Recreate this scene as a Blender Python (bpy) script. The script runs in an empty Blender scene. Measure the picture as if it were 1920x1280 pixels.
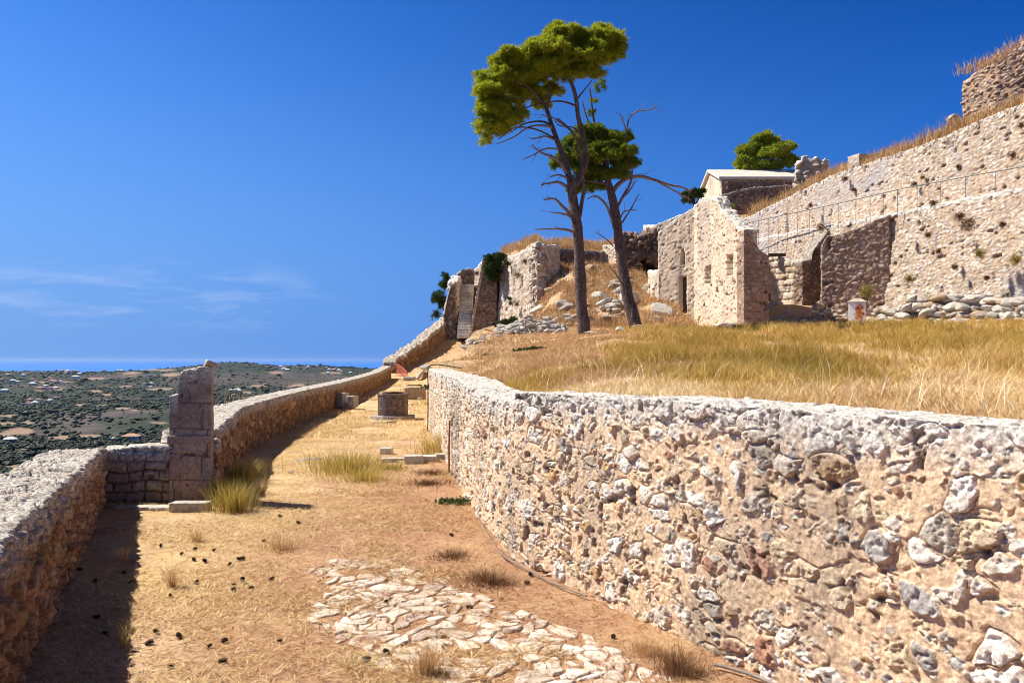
import bpy, bmesh, math, random
import numpy as np
from mathutils import Vector

random.seed(7); rng = np.random.default_rng(7)
SC = bpy.context.scene
COL = SC.collection
F, HY, CZ = 1400.0, 674.0, 1.7          # focal length (photo pixels), horizon row, eye height

# ------------------------------------------------------------------ camera
cam_d = bpy.data.cameras.new('camera'); cam = bpy.data.objects.new('camera', cam_d); COL.objects.link(cam)
cam_d.sensor_width = 36; cam_d.lens = 36*F/1920; cam_d.shift_y = (HY-640)/1920
cam_d.clip_start = .05; cam_d.clip_end = 200000
cam.location = (0, 0, CZ); cam.rotation_euler = (math.radians(90), 0, 0)
SC.camera = cam

# ------------------------------------------------------------------ sun, sky, exposure
SUN = Vector((-1.31, .34, 1.66)).normalized()
EL = math.asin(SUN.z); AZ = math.atan2(SUN.x, SUN.y)
sd = bpy.data.lights.new('sun', 'SUN'); sd.energy = 5.0; sd.angle = math.radians(.5); sd.color = (1, .93, .82)
so = bpy.data.objects.new('sun', sd); COL.objects.link(so); so.rotation_euler = SUN.to_track_quat('Z', 'Y').to_euler()
W = bpy.data.worlds.new("World"); SC.world = W; W.use_nodes = True
wt = W.node_tree; wt.nodes.clear()
def wn(t, **k):
    n = wt.nodes.new(t)
    for a, b in k.items(): setattr(n, a, b)
    return n
sky = wn('ShaderNodeTexSky', sky_type='NISHITA', sun_disc=False, sun_elevation=EL, sun_rotation=AZ, altitude=200, air_density=1.0, dust_density=.35, ozone_density=3.0)
hs = wn('ShaderNodeHueSaturation'); hs.inputs['Saturation'].default_value = 1.25; hs.inputs['Value'].default_value = 1.0
tint = wn('ShaderNodeMix', data_type='RGBA', blend_type='MULTIPLY'); tint.inputs[0].default_value = 1; tint.inputs[7].default_value = (.52, .86, 1.32, 1)
tc = wn('ShaderNodeTexCoord'); mp = wn('ShaderNodeMapping'); mp.inputs['Scale'].default_value = (2.2, 2.2, 13)
mp.inputs['Rotation'].default_value = (.10, .12, .3)
nz = wn('ShaderNodeTexNoise'); nz.inputs['Scale'].default_value = 3.6; nz.inputs['Detail'].default_value = 9; nz.inputs['Roughness'].default_value = .62; nz.inputs['Distortion'].default_value = .5
rp = wn('ShaderNodeMapRange'); rp.inputs[1].default_value = .47; rp.inputs[2].default_value = .78
sx = wn('ShaderNodeSeparateXYZ')
b1 = wn('ShaderNodeMapRange', interpolation_type='SMOOTHSTEP'); b1.inputs[1].default_value = .03; b1.inputs[2].default_value = .055
b2 = wn('ShaderNodeMapRange', interpolation_type='SMOOTHSTEP'); b2.inputs[1].default_value = .135; b2.inputs[2].default_value = .085
b3 = wn('ShaderNodeMapRange', interpolation_type='SMOOTHSTEP'); b3.inputs[1].default_value = -.20; b3.inputs[2].default_value = -.32
m1 = wn('ShaderNodeMath', operation='MULTIPLY'); m2 = wn('ShaderNodeMath', operation='MULTIPLY'); m3 = wn('ShaderNodeMath', operation='MULTIPLY'); m4 = wn('ShaderNodeMath', operation='MULTIPLY'); m4.inputs[1].default_value = .28
cl = wn('ShaderNodeMix', data_type='RGBA'); cl.inputs[7].default_value = (7.2, 7.6, 9.6, 1)
bg = wn('ShaderNodeBackground'); bg.inputs['Strength'].default_value = .068
ow = wn('ShaderNodeOutputWorld'); L = wt.links.new
L(sky.outputs[0], hs.inputs['Color']); L(hs.outputs[0], tint.inputs[6]); L(tc.outputs['Generated'], mp.inputs[0]); L(mp.outputs[0], nz.inputs['Vector'])
L(nz.outputs[0], rp.inputs[0]); L(tc.outputs['Generated'], sx.inputs[0]); L(sx.outputs[2], b1.inputs[0]); L(sx.outputs[2], b2.inputs[0]); L(sx.outputs[0], b3.inputs[0])
L(b1.outputs[0], m1.inputs[0]); L(b2.outputs[0], m1.inputs[1]); L(m1.outputs[0], m2.inputs[0]); L(b3.outputs[0], m2.inputs[1])
L(m2.outputs[0], m3.inputs[0]); L(rp.outputs[0], m3.inputs[1]); L(m3.outputs[0], m4.inputs[0]); L(m4.outputs[0], cl.inputs[0])
hz = wn('ShaderNodeMapRange', interpolation_type='SMOOTHSTEP'); hz.inputs[1].default_value = -.02; hz.inputs[2].default_value = .46; hz.inputs[3].default_value = 1; hz.inputs[4].default_value = 0
hzx = wn('ShaderNodeMapRange'); hzx.inputs[1].default_value = -.6; hzx.inputs[2].default_value = .65; hzx.inputs[3].default_value = 0; hzx.inputs[4].default_value = 1
hc = wn('ShaderNodeMix', data_type='RGBA'); hc.inputs[6].default_value = (1.55, 3.3, 7.2, 1); hc.inputs[7].default_value = (.22, 1.55, 6.0, 1)
hm = wn('ShaderNodeMix', data_type='RGBA')
zc = wn('ShaderNodeMix', data_type='RGBA'); zc.inputs[6].default_value = (1, 1, 1, 1); zc.inputs[7].default_value = (.0, .42, .66, 1)
zm = wn('ShaderNodeMix', data_type='RGBA', blend_type='MULTIPLY'); zm.inputs[0].default_value = 1
L(sx.outputs[2], hz.inputs[0]); L(sx.outputs[0], hzx.inputs[0]); L(hzx.outputs[0], hc.inputs[0]); L(hzx.outputs[0], zc.inputs[0])
L(tint.outputs[2], zm.inputs[6]); L(zc.outputs[2], zm.inputs[7]); L(zm.outputs[2], hm.inputs[6]); L(hz.outputs[0], hm.inputs[0]); L(hc.outputs[2], hm.inputs[7])
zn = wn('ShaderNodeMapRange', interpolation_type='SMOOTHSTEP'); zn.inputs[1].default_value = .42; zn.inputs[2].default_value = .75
zd = wn('ShaderNodeMix', data_type='RGBA', blend_type='MULTIPLY'); zd.inputs[7].default_value = (.36, .27, .20, 1)  # overhead sky above the view darkened and warmed, added to deepen the shadows
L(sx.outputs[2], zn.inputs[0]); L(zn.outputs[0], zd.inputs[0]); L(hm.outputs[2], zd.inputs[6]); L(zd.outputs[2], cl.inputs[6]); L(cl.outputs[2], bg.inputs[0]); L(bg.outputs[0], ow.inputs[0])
SC.view_settings.view_transform = 'Standard'; SC.view_settings.look = 'None'
SC.cycles.filter_width = .95
SC.view_settings.exposure = .80; SC.view_settings.gamma = 1

# ------------------------------------------------------------------ numpy noise
def at(px, py, Y): return np.array([(px-960)/F*Y, Y, CZ-(py-HY)/F*Y])
M32 = 0xffffffff
def hsh(x, y, z, k):
    h = (x*374761393 + y*668265263 + z*1442695041 + k*97471123) & M32
    h = ((h ^ (h >> 13))*1274126177) & M32
    h = ((h ^ (h >> 15))*735632791) & M32
    return ((h ^ (h >> 16)) & M32)/4294967296.0
def vnoise(P, k=0):
    I = np.floor(P).astype(np.int64); f = P-I; f = f*f*(3-2*f); r = 0
    for dx in (0, 1):
        wx = f[:, 0] if dx else 1-f[:, 0]
        for dy in (0, 1):
            wy = f[:, 1] if dy else 1-f[:, 1]
            for dz in (0, 1):
                wz = f[:, 2] if dz else 1-f[:, 2]
                r = r + wx*wy*wz*hsh(I[:, 0]+dx, I[:, 1]+dy, I[:, 2]+dz, k)
    return r
def fbm(P, o=4, k=0, g=.5):
    r = 0; a = 1; t = 0
    for i in range(o):
        r = r+a*vnoise(P*(2.03**i)+i*17.3, k+i); t += a; a *= g
    return r/t-.5
def fbm2(x, y, o=4, k=0):
    return fbm(np.stack([np.ravel(x), np.ravel(y), np.zeros(np.size(x))], 1), o, k).reshape(np.shape(x))
def worley(P, k=0, jit=.95):
    I = np.floor(P).astype(np.int64); n = len(P)
    f1 = np.full(n, 9.); f2 = np.full(n, 9.); idd = np.zeros(n); off = np.zeros((n, 3))
    for dx in (-1, 0, 1):
        for dy in (-1, 0, 1):
            for dz in (-1, 0, 1):
                a, b, c = I[:, 0]+dx, I[:, 1]+dy, I[:, 2]+dz
                q = np.stack([a+.5+jit*(hsh(a, b, c, k)-.5), b+.5+jit*(hsh(a, b, c, k+1)-.5), c+.5+jit*(hsh(a, b, c, k+2)-.5)], 1)
                v = P-q; d = np.sqrt((v*v).sum(1))
                nw = d < f1
                f2 = np.where(nw, f1, np.minimum(f2, d))
                f1 = np.where(nw, d, f1); idd = np.where(nw, hsh(a, b, c, k+3), idd); off[nw] = v[nw]
    return f1, f2, idd, off
def ss(a, b, x):
    t = np.clip((x-a)/(b-a), 0, 1); return t*t*(3-2*t)
def frac(x): return x-np.floor(x)

# ------------------------------------------------------------------ mesh helpers
def tag(o, label=None, cat=None, group=None, kind=None):
    if label: o['label'] = label
    if cat: o['category'] = cat
    if group: o['group'] = group
    if kind: o['kind'] = kind
    return o
def empty(name, loc, label, cat, group=None):
    o = bpy.data.objects.new(name, None); COL.objects.link(o); o.location = [float(c) for c in loc]
    o.empty_display_size = .2
    return tag(o, label, cat, group)
def mkmesh(name, V, Q, mats, attrs=None, smooth=True, T=None):
    me = bpy.data.meshes.new(name); V = np.asarray(V, np.float32)
    me.vertices.add(len(V)); me.vertices.foreach_set('co', V.ravel())
    parts = []; starts = []; tot = 0
    for A in (Q, T):
        if A is None or len(A) == 0: continue
        A = np.asarray(A, np.int32); parts.append(A.ravel()); starts.append(tot+np.arange(len(A))*A.shape[1]); tot += A.size
    idx = np.concatenate(parts); st = np.concatenate(starts)
    me.loops.add(len(idx)); me.loops.foreach_set('vertex_index', idx)
    me.polygons.add(len(st)); me.polygons.foreach_set('loop_start', st.astype(np.int32))
    me.update(calc_edges=True)
    me.polygons.foreach_set('use_smooth', np.full(len(st), smooth))
    for k, a in (attrs or {}).items():
        at_ = me.attributes.new(k, 'FLOAT', 'POINT'); at_.data.foreach_set('value', np.asarray(a, np.float32))
    me.validate(); me.materials.append(mats)
    return me
def mk(name, V, Q, mat, parent=None, attrs=None, smooth=True, T=None, org=None):
    V = np.asarray(V, float)
    if parent is not None: o0 = np.array(parent['_w'] if '_w' in parent else parent.location)
    elif org is not None: o0 = np.array(org)
    else: o0 = np.array([V[:, 0].mean(), V[:, 1].mean(), V[:, 2].min()])
    me = mkmesh(name, V-o0, Q, mat, attrs, smooth, T)
    o = bpy.data.objects.new(name, me); COL.objects.link(o)
    if parent is not None: o.parent = parent
    else: o.location = o0
    return o
def sub(name, V, Q, mat, part, root, **k):     # sub-part: child of a part that itself sits at its root's origin
    o = mk(name, V, Q, mat, parent=root, **k); o.parent = part; return o

def lattice(nx, ny, nz, faces):
    """surface lattice of a cuboid, welded; returns integer coords and quads"""
    quads = []
    def key(a, b, c): return (a*(ny+1)+b)*(nz+1)+c
    def grid(fa, na, nb, flip):
        i, j = np.meshgrid(np.arange(na), np.arange(nb), indexing='ij'); i = i.ravel(); j = j.ravel()
        q = np.stack([fa(i, j), fa(i+1, j), fa(i+1, j+1), fa(i, j+1)], 1)
        quads.append(q[:, ::-1] if flip else q)
    z = lambda i: np.zeros_like(i)
    if 'F' in faces: grid(lambda i, j: key(i, z(i), j), nx, nz, False)
    if 'B' in faces: grid(lambda i, j: key(i, z(i)+ny, j), nx, nz, True)
    if 'L' in faces: grid(lambda i, j: key(z(i), i, j), ny, nz, True)
    if 'R' in faces: grid(lambda i, j: key(z(i)+nx, i, j), ny, nz, False)
    if 'T' in faces: grid(lambda i, j: key(i, j, z(i)+nz), nx, ny, False)
    if 'D' in faces: grid(lambda i, j: key(i, j, z(i)), nx, ny, True)
    q = np.concatenate(quads); u, inv = np.unique(q, return_inverse=True); q = inv.reshape(q.shape)
    a = u//((ny+1)*(nz+1)); b = (u//(nz+1)) % (ny+1); c = u % (nz+1)
    return a, b, c, q
def vnormals(V, Q):
    n = np.cross(V[Q[:, 2]]-V[Q[:, 0]], V[Q[:, 3]]-V[Q[:, 1]])
    N = np.zeros_like(V)
    for k in range(4):
        for c in range(3): N[:, c] += np.bincount(Q[:, k], n[:, c], len(V))
    return N/np.maximum(np.linalg.norm(N, axis=1), 1e-9)[:, None]

def masonry(Lc, st, seed=0):
    cw, ch = st.get('cw', .2), st.get('ch', .15)
    sc = np.array([1/cw, 1/cw, 1/ch])
    kind = st.get('kind', 'rubble'); depth = st.get('depth', .03)
    wv = np.stack([fbm(Lc*2.2/cw*.35, 3, 11+seed), fbm(Lc*2.2/cw*.35+5, 3, 21+seed), fbm(Lc*2.2/cw*.35+9, 3, 31+seed)], 1)
    q = Lc*sc+wv*st.get('warp', .9)
    if kind == 'rubble':
        f1, f2, idd, off = worley(q, seed)
        e = f2-f1
        cover = st.get('cover', .9); pres = frac(idd*91.7) < cover
        j = st.get('joint', .10)*(.5+1.2*frac(idd*37.3))
        m = ss(j, j+st.get('soft', .12), e)*pres
        tl = (off[:, 0]*(frac(idd*13.1)-.5)+off[:, 2]*(frac(idd*53.9)-.5)+off[:, 1]*(frac(idd*71.9)-.5))
        h = m*(depth*(.25+.9*frac(idd*7.77)))+m*tl*depth*st.get('tilt', 1.6)
        h -= depth*st.get('dome', .5)*m*f1
        if 'crev' in st: cb = ss(0, .05, e)*ss(j+st['soft']*1.2, j*.6, e)*pres*(frac(idd*61.3) < .6); h = h-st['crev']*cb
        if 'small' in st:                           # second, finer set of stones between the big ones
            q2 = Lc/np.array([st['small'], st['small'], st['small']*.75])+wv*1.6
            g1, g2, id2, of2 = worley(q2, seed+50)
            m2 = ss(.08, .2, g2-g1)*(frac(id2*17.7) < st.get('cover2', .5))*(1-m)
            h = h+m2*depth*.45*(.3+frac(id2*5.1)); idd = np.where(m2 > m, id2, idd); m = np.maximum(m, m2)
        if 'karst' in st: h = h-m*st['karst']*ss(-.02, .22, fbm(Lc*30, 4, 81+seed, .65))
    else:                                           # ashlar blocks in courses
        zz = q[:, 2]; row = np.floor(zz); fz = zz-row
        o = hsh(row.astype(np.int64), row.astype(np.int64)*0, row.astype(np.int64)*0, 5+seed)
        xx = (q[:, 0]+q[:, 1])*(.75+.5*o)+o*7; cx = np.floor(xx); fx = xx-cx
        idd = hsh(cx.astype(np.int64), row.astype(np.int64), cx.astype(np.int64)*0, 9+seed)
        e = np.minimum(np.minimum(fz, 1-fz)*ch, np.minimum(fx, 1-fx)*cw)
        m = ss(st.get('joint', .006), st.get('joint', .006)+st.get('soft', .012), e)
        h = m*depth*(.5+.6*idd)
    rough = st.get('rough', .012)
    h = h+rough*fbm(Lc*st.get('rs', 9), 5, 41+seed, .62)*2
    pit = ss(.17, .33, fbm(Lc*st.get('ps', 11), 3, 61+seed))
    h = h-pit*st.get('pit', .02)
    if 'fine' in st: h = h+st['fine']*fbm(Lc*45, 2, 71+seed)*2
    return h, m, idd, pit

def polyline(pts):
    P = np.asarray(pts, float); d = np.linalg.norm(np.diff(P, axis=0), axis=1); return P, np.r_[0, np.cumsum(d)]
def wall(name, pts, z0, z1, thick, st, mat, px=1.5, faces='FTLR', batter=0, side=1, recess=(), rag=0, ragw=.4, parent=None, smoothc=0, mind=.012, maxd=.5, seed=0, tb=0, topamp=1.0, org=None, endz=None, extra=None):
    """masonry wall swept along pts (front line); z0,z1: numbers or [(s,z)...]; side=+1: back lies to the right of the walking direction"""
    P, S = polyline(pts); Ltot = S[-1]
    s = [0.]
    while s[-1] < Ltot:
        p = np.array([np.interp(s[-1], S, P[:, 0]), np.interp(s[-1], S, P[:, 1])]); d = max(np.hypot(*p), 2.5)
        s.append(s[-1]+min(max(d*px/747, mind), maxd))
    s = np.array(s)*Ltot/s[-1]
    X = np.interp(s, S, P[:, 0]); Y = np.interp(s, S, P[:, 1])
    if smoothc:
        for _ in range(smoothc):
            X[1:-1] = (X[:-2]+2*X[1:-1]+X[2:])/4; Y[1:-1] = (Y[:-2]+2*Y[1:-1]+Y[2:])/4
    tx, ty = np.gradient(X), np.gradient(Y)
    for _ in range(6): tx[1:-1] = (tx[:-2]+tx[1:-1]+tx[2:])/3; ty[1:-1] = (ty[:-2]+ty[1:-1]+ty[2:])/3
    l = np.hypot(tx, ty); tx, ty = tx/l, ty/l
    bx, by = (ty*side, -tx*side)
    f = lambda q: (np.full(len(s), float(q)) if np.isscalar(q) else np.interp(s, [a for a, _ in q], [b for _, b in q]))
    Z0, Z1 = f(z0), f(z1)
    if rag:
        c = np.floor(s/ragw).astype(np.int64); r1 = hsh(c, c*0, c*0, 77+seed)-.5
        Z1 = Z1+rag*(.7*r1+.9*fbm(np.stack([s/ragw/3, s*0, s*0], 1), 4, 7+seed))
    dz = min(max(max(np.hypot(X, Y).min(), 2.5)*px/747, mind), maxd)
    nz_ = max(2, int(round((Z1-Z0).max()/dz))); ny = max(2, int(round(thick/dz/(1.0 if 'T' in faces else 4)))); nx = len(s)-1
    a, b, c, Q = lattice(nx, ny, nz_, faces)
    cz = c/nz_; z = Z0[a]+(Z1[a]-Z0[a])*cz; t = thick*b/ny
    hh = z-Z0[a]
    tt = t + batter*hh*(1-b/ny)
    for (s0, s1, r0, r1, dep, *arch) in recess:
        top = r1
        if arch: top = r1-(r1-r0)*arch[0]*(np.abs(s[a]-(s0+s1)/2)/((s1-s0)/2))**2
        ins = (b == 0) & (s[a] > s0) & (s[a] < s1) & (z > r0) & (z < top)
        tt = np.where(ins, dep, tt)
    V = np.stack([X[a]+bx[a]*tt, Y[a]+by[a]*tt, z], 1)
    if side > 0: Q = Q[:, ::-1]
    N = vnormals(V, Q)
    Lc = np.stack([s[a], t, z], 1)
    h, m, idd, pit = masonry(Lc, st, seed)
    topness = ss(.86, 1.0, 1-(Z1[a]-z)/max(.3, 1e-3)) if True else 0
    for rr in recess:
        ins = (s[a] > rr[0]-.05) & (s[a] < rr[1]+.05) & (z > rr[2]-.05) & (z < rr[3]+.05) & (tt > rr[4]*.8) & (b == 0)
        h = np.where(ins, h*.15, h)
    if extra is not None: V, h = extra(V, h, s[a], t, z, cz, b, ny)
    V = V+N*h[:, None]*np.where(N[:, 2] > .7, topamp, 1)[:, None]
    atr = {'mk': m, 'rid': idd, 'pit': pit, 'top': ss(.28, .0, Z1[a]-z), 'hgt': hh}
    return mk(name, V, Q, mat, parent=parent, attrs=atr, org=org)

ICO = {}
def ico(n):
    if n not in ICO:
        bm = bmesh.new(); bmesh.ops.create_icosphere(bm, subdivisions=n, radius=1)
        V = np.array([v.co[:] for v in bm.verts]); T = np.array([[v.index for v in f.verts] for f in bm.faces]); bm.free(); ICO[n] = (V, T)
    return ICO[n]
def rockshape(seed, n=3, planes=13, rough=.05, flat=1.):
    r = np.random.default_rng(seed); V, T = ico(n)
    N = r.normal(size=(planes, 3)); N /= np.linalg.norm(N, axis=1)[:, None]; D = r.uniform(.55, .95, planes)
    c = V@N.T; rad = np.min(np.where(c > .05, D/np.maximum(c, .05), 9), axis=1); rad = np.minimum(rad, 1.15)
    P = V*rad[:, None]; P = P*(1+rough*2*fbm(P*2.5+seed, 4, seed)[:, None])
    P[:, 2] *= flat
    return P, T
def box(c, s, rz=0, wob=0):
    V = np.array([[x, y, z] for x in (-.5, .5) for y in (-.5, .5) for z in (-.5, .5)])*np.array(s)
    if wob: V += rng.normal(size=V.shape)*wob
    ca, sa = math.cos(rz), math.sin(rz); V = np.stack([V[:, 0]*ca-V[:, 1]*sa, V[:, 0]*sa+V[:, 1]*ca, V[:, 2]], 1)+np.array(c)
    Q = np.array([[0, 1, 3, 2], [4, 6, 7, 5], [0, 4, 5, 1], [2, 3, 7, 6], [0, 2, 6, 4], [1, 5, 7, 3]])
    return V, Q
def join(parts):
    Vs, Qs, o = [], [], 0
    for V, Q in parts: Vs.append(V); Qs.append(np.asarray(Q)+o); o += len(V)
    return np.concatenate(Vs), np.concatenate(Qs)
def tube(pts, rad, n=8, bumps=0, seed=0):
    P = np.asarray(pts, float); m = len(P); t = np.gradient(P, axis=0); t /= np.linalg.norm(t, axis=1)[:, None]
    ref = np.array([0.13, 1, .07]); u = np.cross(t, ref); u /= np.maximum(np.linalg.norm(u, axis=1), 1e-6)[:, None]; v = np.cross(t, u)
    a = np.arange(n)*2*np.pi/n; R = np.broadcast_to(np.asarray(rad, float), (m,))[:, None]
    V = P[:, None, :]+(R*np.cos(a))[..., None]*u[:, None, :]+(R*np.sin(a))[..., None]*v[:, None, :]
    V = V.reshape(-1, 3)
    if bumps:
        ax = np.repeat(P, n, 0); d = V-ax
        k = fbm(V*np.array([5, 5, 1.3])/max(R.max(), .05)*.25, 4, seed)*2
        V = ax+d*(1+bumps*k)[:, None]
    i, j = np.meshgrid(np.arange(m-1), np.arange(n), indexing='ij'); i = i.ravel(); j = j.ravel(); j2 = (j+1) % n
    Q = np.stack([i*n+j, i*n+j2, (i+1)*n+j2, (i+1)*n+j], 1)
    c0 = len(V); V = np.concatenate([V, P[:1], P[-1:]])
    jj = np.arange(n); Qa = np.stack([jj, (jj+1) % n, jj*0+c0, jj*0+c0], 1)
    # caps as degenerate-free quads: skip, radii taper to near zero
    return V[:c0], Q
def spline(P, k=6):
    P = np.asarray(P, float); out = []
    for i in range(len(P)-1):
        p0, p1, p2, p3 = P[max(i-1, 0)], P[i], P[i+1], P[min(i+2, len(P)-1)]
        for t in np.linspace(0, 1, k, endpoint=False):
            out.append(.5*((2*p1)+(-p0+p2)*t+(2*p0-5*p1+4*p2-p3)*t*t+(-p0+3*p1-3*p2+p3)*t**3))
    out.append(P[-1]); return np.array(out)
def blades(B, H, Wd, lean, rid, curl=.35):
    """grass blades: base points, heights, widths, lean vectors (N,2)"""
    n = len(B); a = rng.uniform(0, 2*np.pi, n); wx, wy = np.cos(a)*Wd/2, np.sin(a)*Wd/2
    V = np.zeros((n, 5, 3)); l = np.stack([lean[:, 0]*H, lean[:, 1]*H], 1)
    w3 = np.stack([wx, wy, wx*0], 1)
    mid = B+np.stack([l[:, 0]*curl, l[:, 1]*curl, H*.55], 1); tip = B+np.stack([l[:, 0], l[:, 1], H*(1-.15*np.hypot(lean[:, 0], lean[:, 1]))], 1)
    V[:, 0] = B-w3; V[:, 1] = B+w3; V[:, 2] = mid+w3*.75; V[:, 3] = mid-w3*.75; V[:, 4] = tip
    o = np.arange(n)*5
    Q = np.stack([o, o+1, o+2, o+3], 1); T = np.stack([o+3, o+2, o+4], 1)
    return V.reshape(-1, 3), Q, T, {'rid': np.repeat(rid, 5)}

# ------------------------------------------------------------------ materials
def newmat(name):
    m = bpy.data.materials.new(name); m.use_nodes = True; nt = m.node_tree; nt.nodes.clear()
    o = nt.nodes.new('ShaderNodeOutputMaterial'); p = nt.nodes.new('ShaderNodeBsdfPrincipled')
    p.inputs['Roughness'].default_value = .92; p.inputs['Specular IOR Level'].default_value = .15
    nt.links.new(p.outputs[0], o.inputs[0]); return m, nt, p
class NB:
    def __init__(s, nt): s.nt = nt; s.tc = nt.nodes.new('ShaderNodeTexCoord')
    def lk(s, a, b): s.nt.links.new(a, b)
    def attr(s, n): x = s.nt.nodes.new('ShaderNodeAttribute'); x.attribute_name = n; return x.outputs['Fac']
    def noise(s, scale, detail=5, rough=.6, dist=0, vec=None, stretch=None):
        x = s.nt.nodes.new('ShaderNodeTexNoise'); x.inputs['Scale'].default_value = scale; x.inputs['Detail'].default_value = detail
        x.inputs['Roughness'].default_value = rough; x.inputs['Distortion'].default_value = dist
        v = vec or s.tc.outputs['Object']
        if stretch:
            m = s.nt.nodes.new('ShaderNodeMapping'); m.inputs['Scale'].default_value = stretch; s.lk(v, m.inputs[0]); v = m.outputs[0]
        s.lk(v, x.inputs['Vector']); return x.outputs[0]
    def ramp(s, fac, stops, const=False):
        x = s.nt.nodes.new('ShaderNodeValToRGB'); r = x.color_ramp
        if const: r.interpolation = 'CONSTANT'
        while len(r.elements) < len(stops): r.elements.new(.5)
        for e, (p, c) in zip(r.elements, stops): e.position = p; e.color = (*c, 1)
        s.lk(fac, x.inputs[0]); return x.outputs[0]
    def mr(s, fac, a, b, c=0, d=1):
        x = s.nt.nodes.new('ShaderNodeMapRange'); x.inputs[1].default_value = a; x.inputs[2].default_value = b; x.inputs[3].default_value = c; x.inputs[4].default_value = d
        s.lk(fac, x.inputs[0]); return x.outputs[0]
    def mix(s, fac, a, b, mode='MIX'):
        x = s.nt.nodes.new('ShaderNodeMix'); x.data_type = 'RGBA'; x.blend_type = mode
        for i, v in ((0, fac), (6, a), (7, b)):
            if hasattr(v, 'links'): s.lk(v, x.inputs[i])
            elif i == 0: x.inputs[0].default_value = v
            else: x.inputs[i].default_value = (*v, 1)
        return x.outputs[2]
    def math(s, op, a, b=0):
        x = s.nt.nodes.new('ShaderNodeMath'); x.operation = op
        for i, v in ((0, a), (1, b)):
            if hasattr(v, 'links'): s.lk(v, x.inputs[i])
            else: x.inputs[i].default_value = v
        return x.outputs[0]
    def bump(s, p, h, strength=.5, dist=.02):
        x = s.nt.nodes.new('ShaderNodeBump'); x.inputs['Strength'].default_value = strength; x.inputs['Distance'].default_value = dist
        s.lk(h, x.inputs['Height']); s.lk(x.outputs[0], p.inputs['Normal'])
def stone_mat(name, stones, mortar, topc=None, stain=None, stainamt=.5, stainscale=.8, fine=30, bump=.6, bd=.01, pitc=(.10, .06, .04), var=.35, streak=None, grit=.22):
    m, nt, p = newmat(name); b = NB(nt)
    n = len(stones); c = b.ramp(b.attr('rid'), [(i/n, s) for i, s in enumerate(stones)], const=True)
    fn = b.noise(fine, 6, .7); md = b.noise(fine*.22, 5, .65)
    c = b.mix(b.mr(md, .38, .66), c, b.mix(1., c, (.66, .60, .55), 'MULTIPLY'))
    mo = b.mix(b.mr(b.noise(fine*.12, 4), .35, .65), mortar, tuple(x*.78 for x in mortar))
    c = b.mix(b.attr('mk'), mo, c)
    if stain:
        sn = b.noise(stainscale, 6, .65, .4, stretch=streak); f = b.mr(sn, .50, .66, 0, stainamt); c = b.mix(f, c, b.mix(b.mr(fn, .4, .6), stain, tuple(x*.55 for x in stain)))
    if topc: c = b.mix(b.math('MULTIPLY', b.attr('top'), b.mr(md, .25, .5, .35, .95)), c, b.mix(b.mr(fn, .38, .62), tuple(x*.62 for x in topc), topc))
    c = b.mix(b.math('MULTIPLY', b.attr('pit'), .75), c, pitc)
    v = b.math('MULTIPLY', b.mr(fn, .3, .7, 1-var, 1+var), b.mr(b.noise(fine*4.5, 3, .8), .33, .67, 1-grit, 1+grit))
    cmb = nt.nodes.new('ShaderNodeCombineColor')
    for i in range(3): b.lk(v, cmb.inputs[i])
    c = b.mix(1., c, cmb.outputs[0], 'MULTIPLY')
    b.lk(c, p.inputs['Base Color']); b.bump(p, fn, bump, bd)
    return m
def simple_mat(name, c1, c2, scale=20, rough=.9, bump=.3, bd=.01, stretch=None, metallic=0, spec=.15):
    m, nt, p = newmat(name); b = NB(nt); n = b.noise(scale, 6, .65, stretch=stretch)
    b.lk(b.mix(b.mr(n, .35, .65), c1, c2), p.inputs['Base Color']); p.inputs['Roughness'].default_value = rough; p.inputs['Metallic'].default_value = metallic
    p.inputs['Specular IOR Level'].default_value = spec
    b.bump(p, n, bump, bd); return m
def leaf_mat(name, cols, tr=.35, trc=(.25, .35, .02)):
    m, nt, p = newmat(name); b = NB(nt); n = len(cols)
    c = b.ramp(b.attr('rid'), [(i/max(n-1, 1), s) for i, s in enumerate(cols)])
    p.inputs['Roughness'].default_value = .6
    b.lk(c, p.inputs['Base Color']); t = nt.nodes.new('ShaderNodeBsdfTranslucent'); b.lk(b.mix(.5, c, trc), t.inputs[0])
    x = nt.nodes.new('ShaderNodeMixShader'); x.inputs[0].default_value = tr
    o = [q for q in nt.nodes if q.type == 'OUTPUT_MATERIAL'][0]
    b.lk(p.outputs[0], x.inputs[1]); b.lk(t.outputs[0], x.inputs[2]); b.lk(x.outputs[0], o.inputs[0]); return m

# ------------------------------------------------------------------ stone and ground materials
CREAM, WHITE, GREY, OCH, RED, BUFF = (.66, .54, .38), (.80, .76, .69), (.36, .35, .35), (.60, .40, .20), (.44, .25, .17), (.62, .49, .34)
PALE = (.72, .66, .57)
M_front = stone_mat('pale_rubble_in_mortar', [WHITE, CREAM, PALE, BUFF, WHITE, (.44, .42, .40), PALE, (.55, .46, .33), OCH, CREAM, WHITE, BUFF, PALE, (.40, .35, .30), WHITE, (.48, .33, .19), CREAM, PALE, WHITE, (.56, .52, .44), BUFF, PALE, WHITE, RED],
                    (.68, .49, .325), topc=(.64, .60, .55), var=.5, stain=(.24, .215, .19), stainamt=.75, stainscale=.55, fine=38, bump=.7, bd=.012, streak=(1, 1, .45))
M_left = stone_mat('brown_rubble', [(.34, .21, .12), (.42, .27, .15), (.30, .20, .14), (.38, .22, .12), (.46, .33, .21), (.27, .17, .11), (.40, .21, .12), (.33, .25, .18)], (.17, .09, .045), topc=(.52, .485, .44), stain=(.20, .13, .09), var=.6, fine=34, bump=.7, bd=.012)
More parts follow.
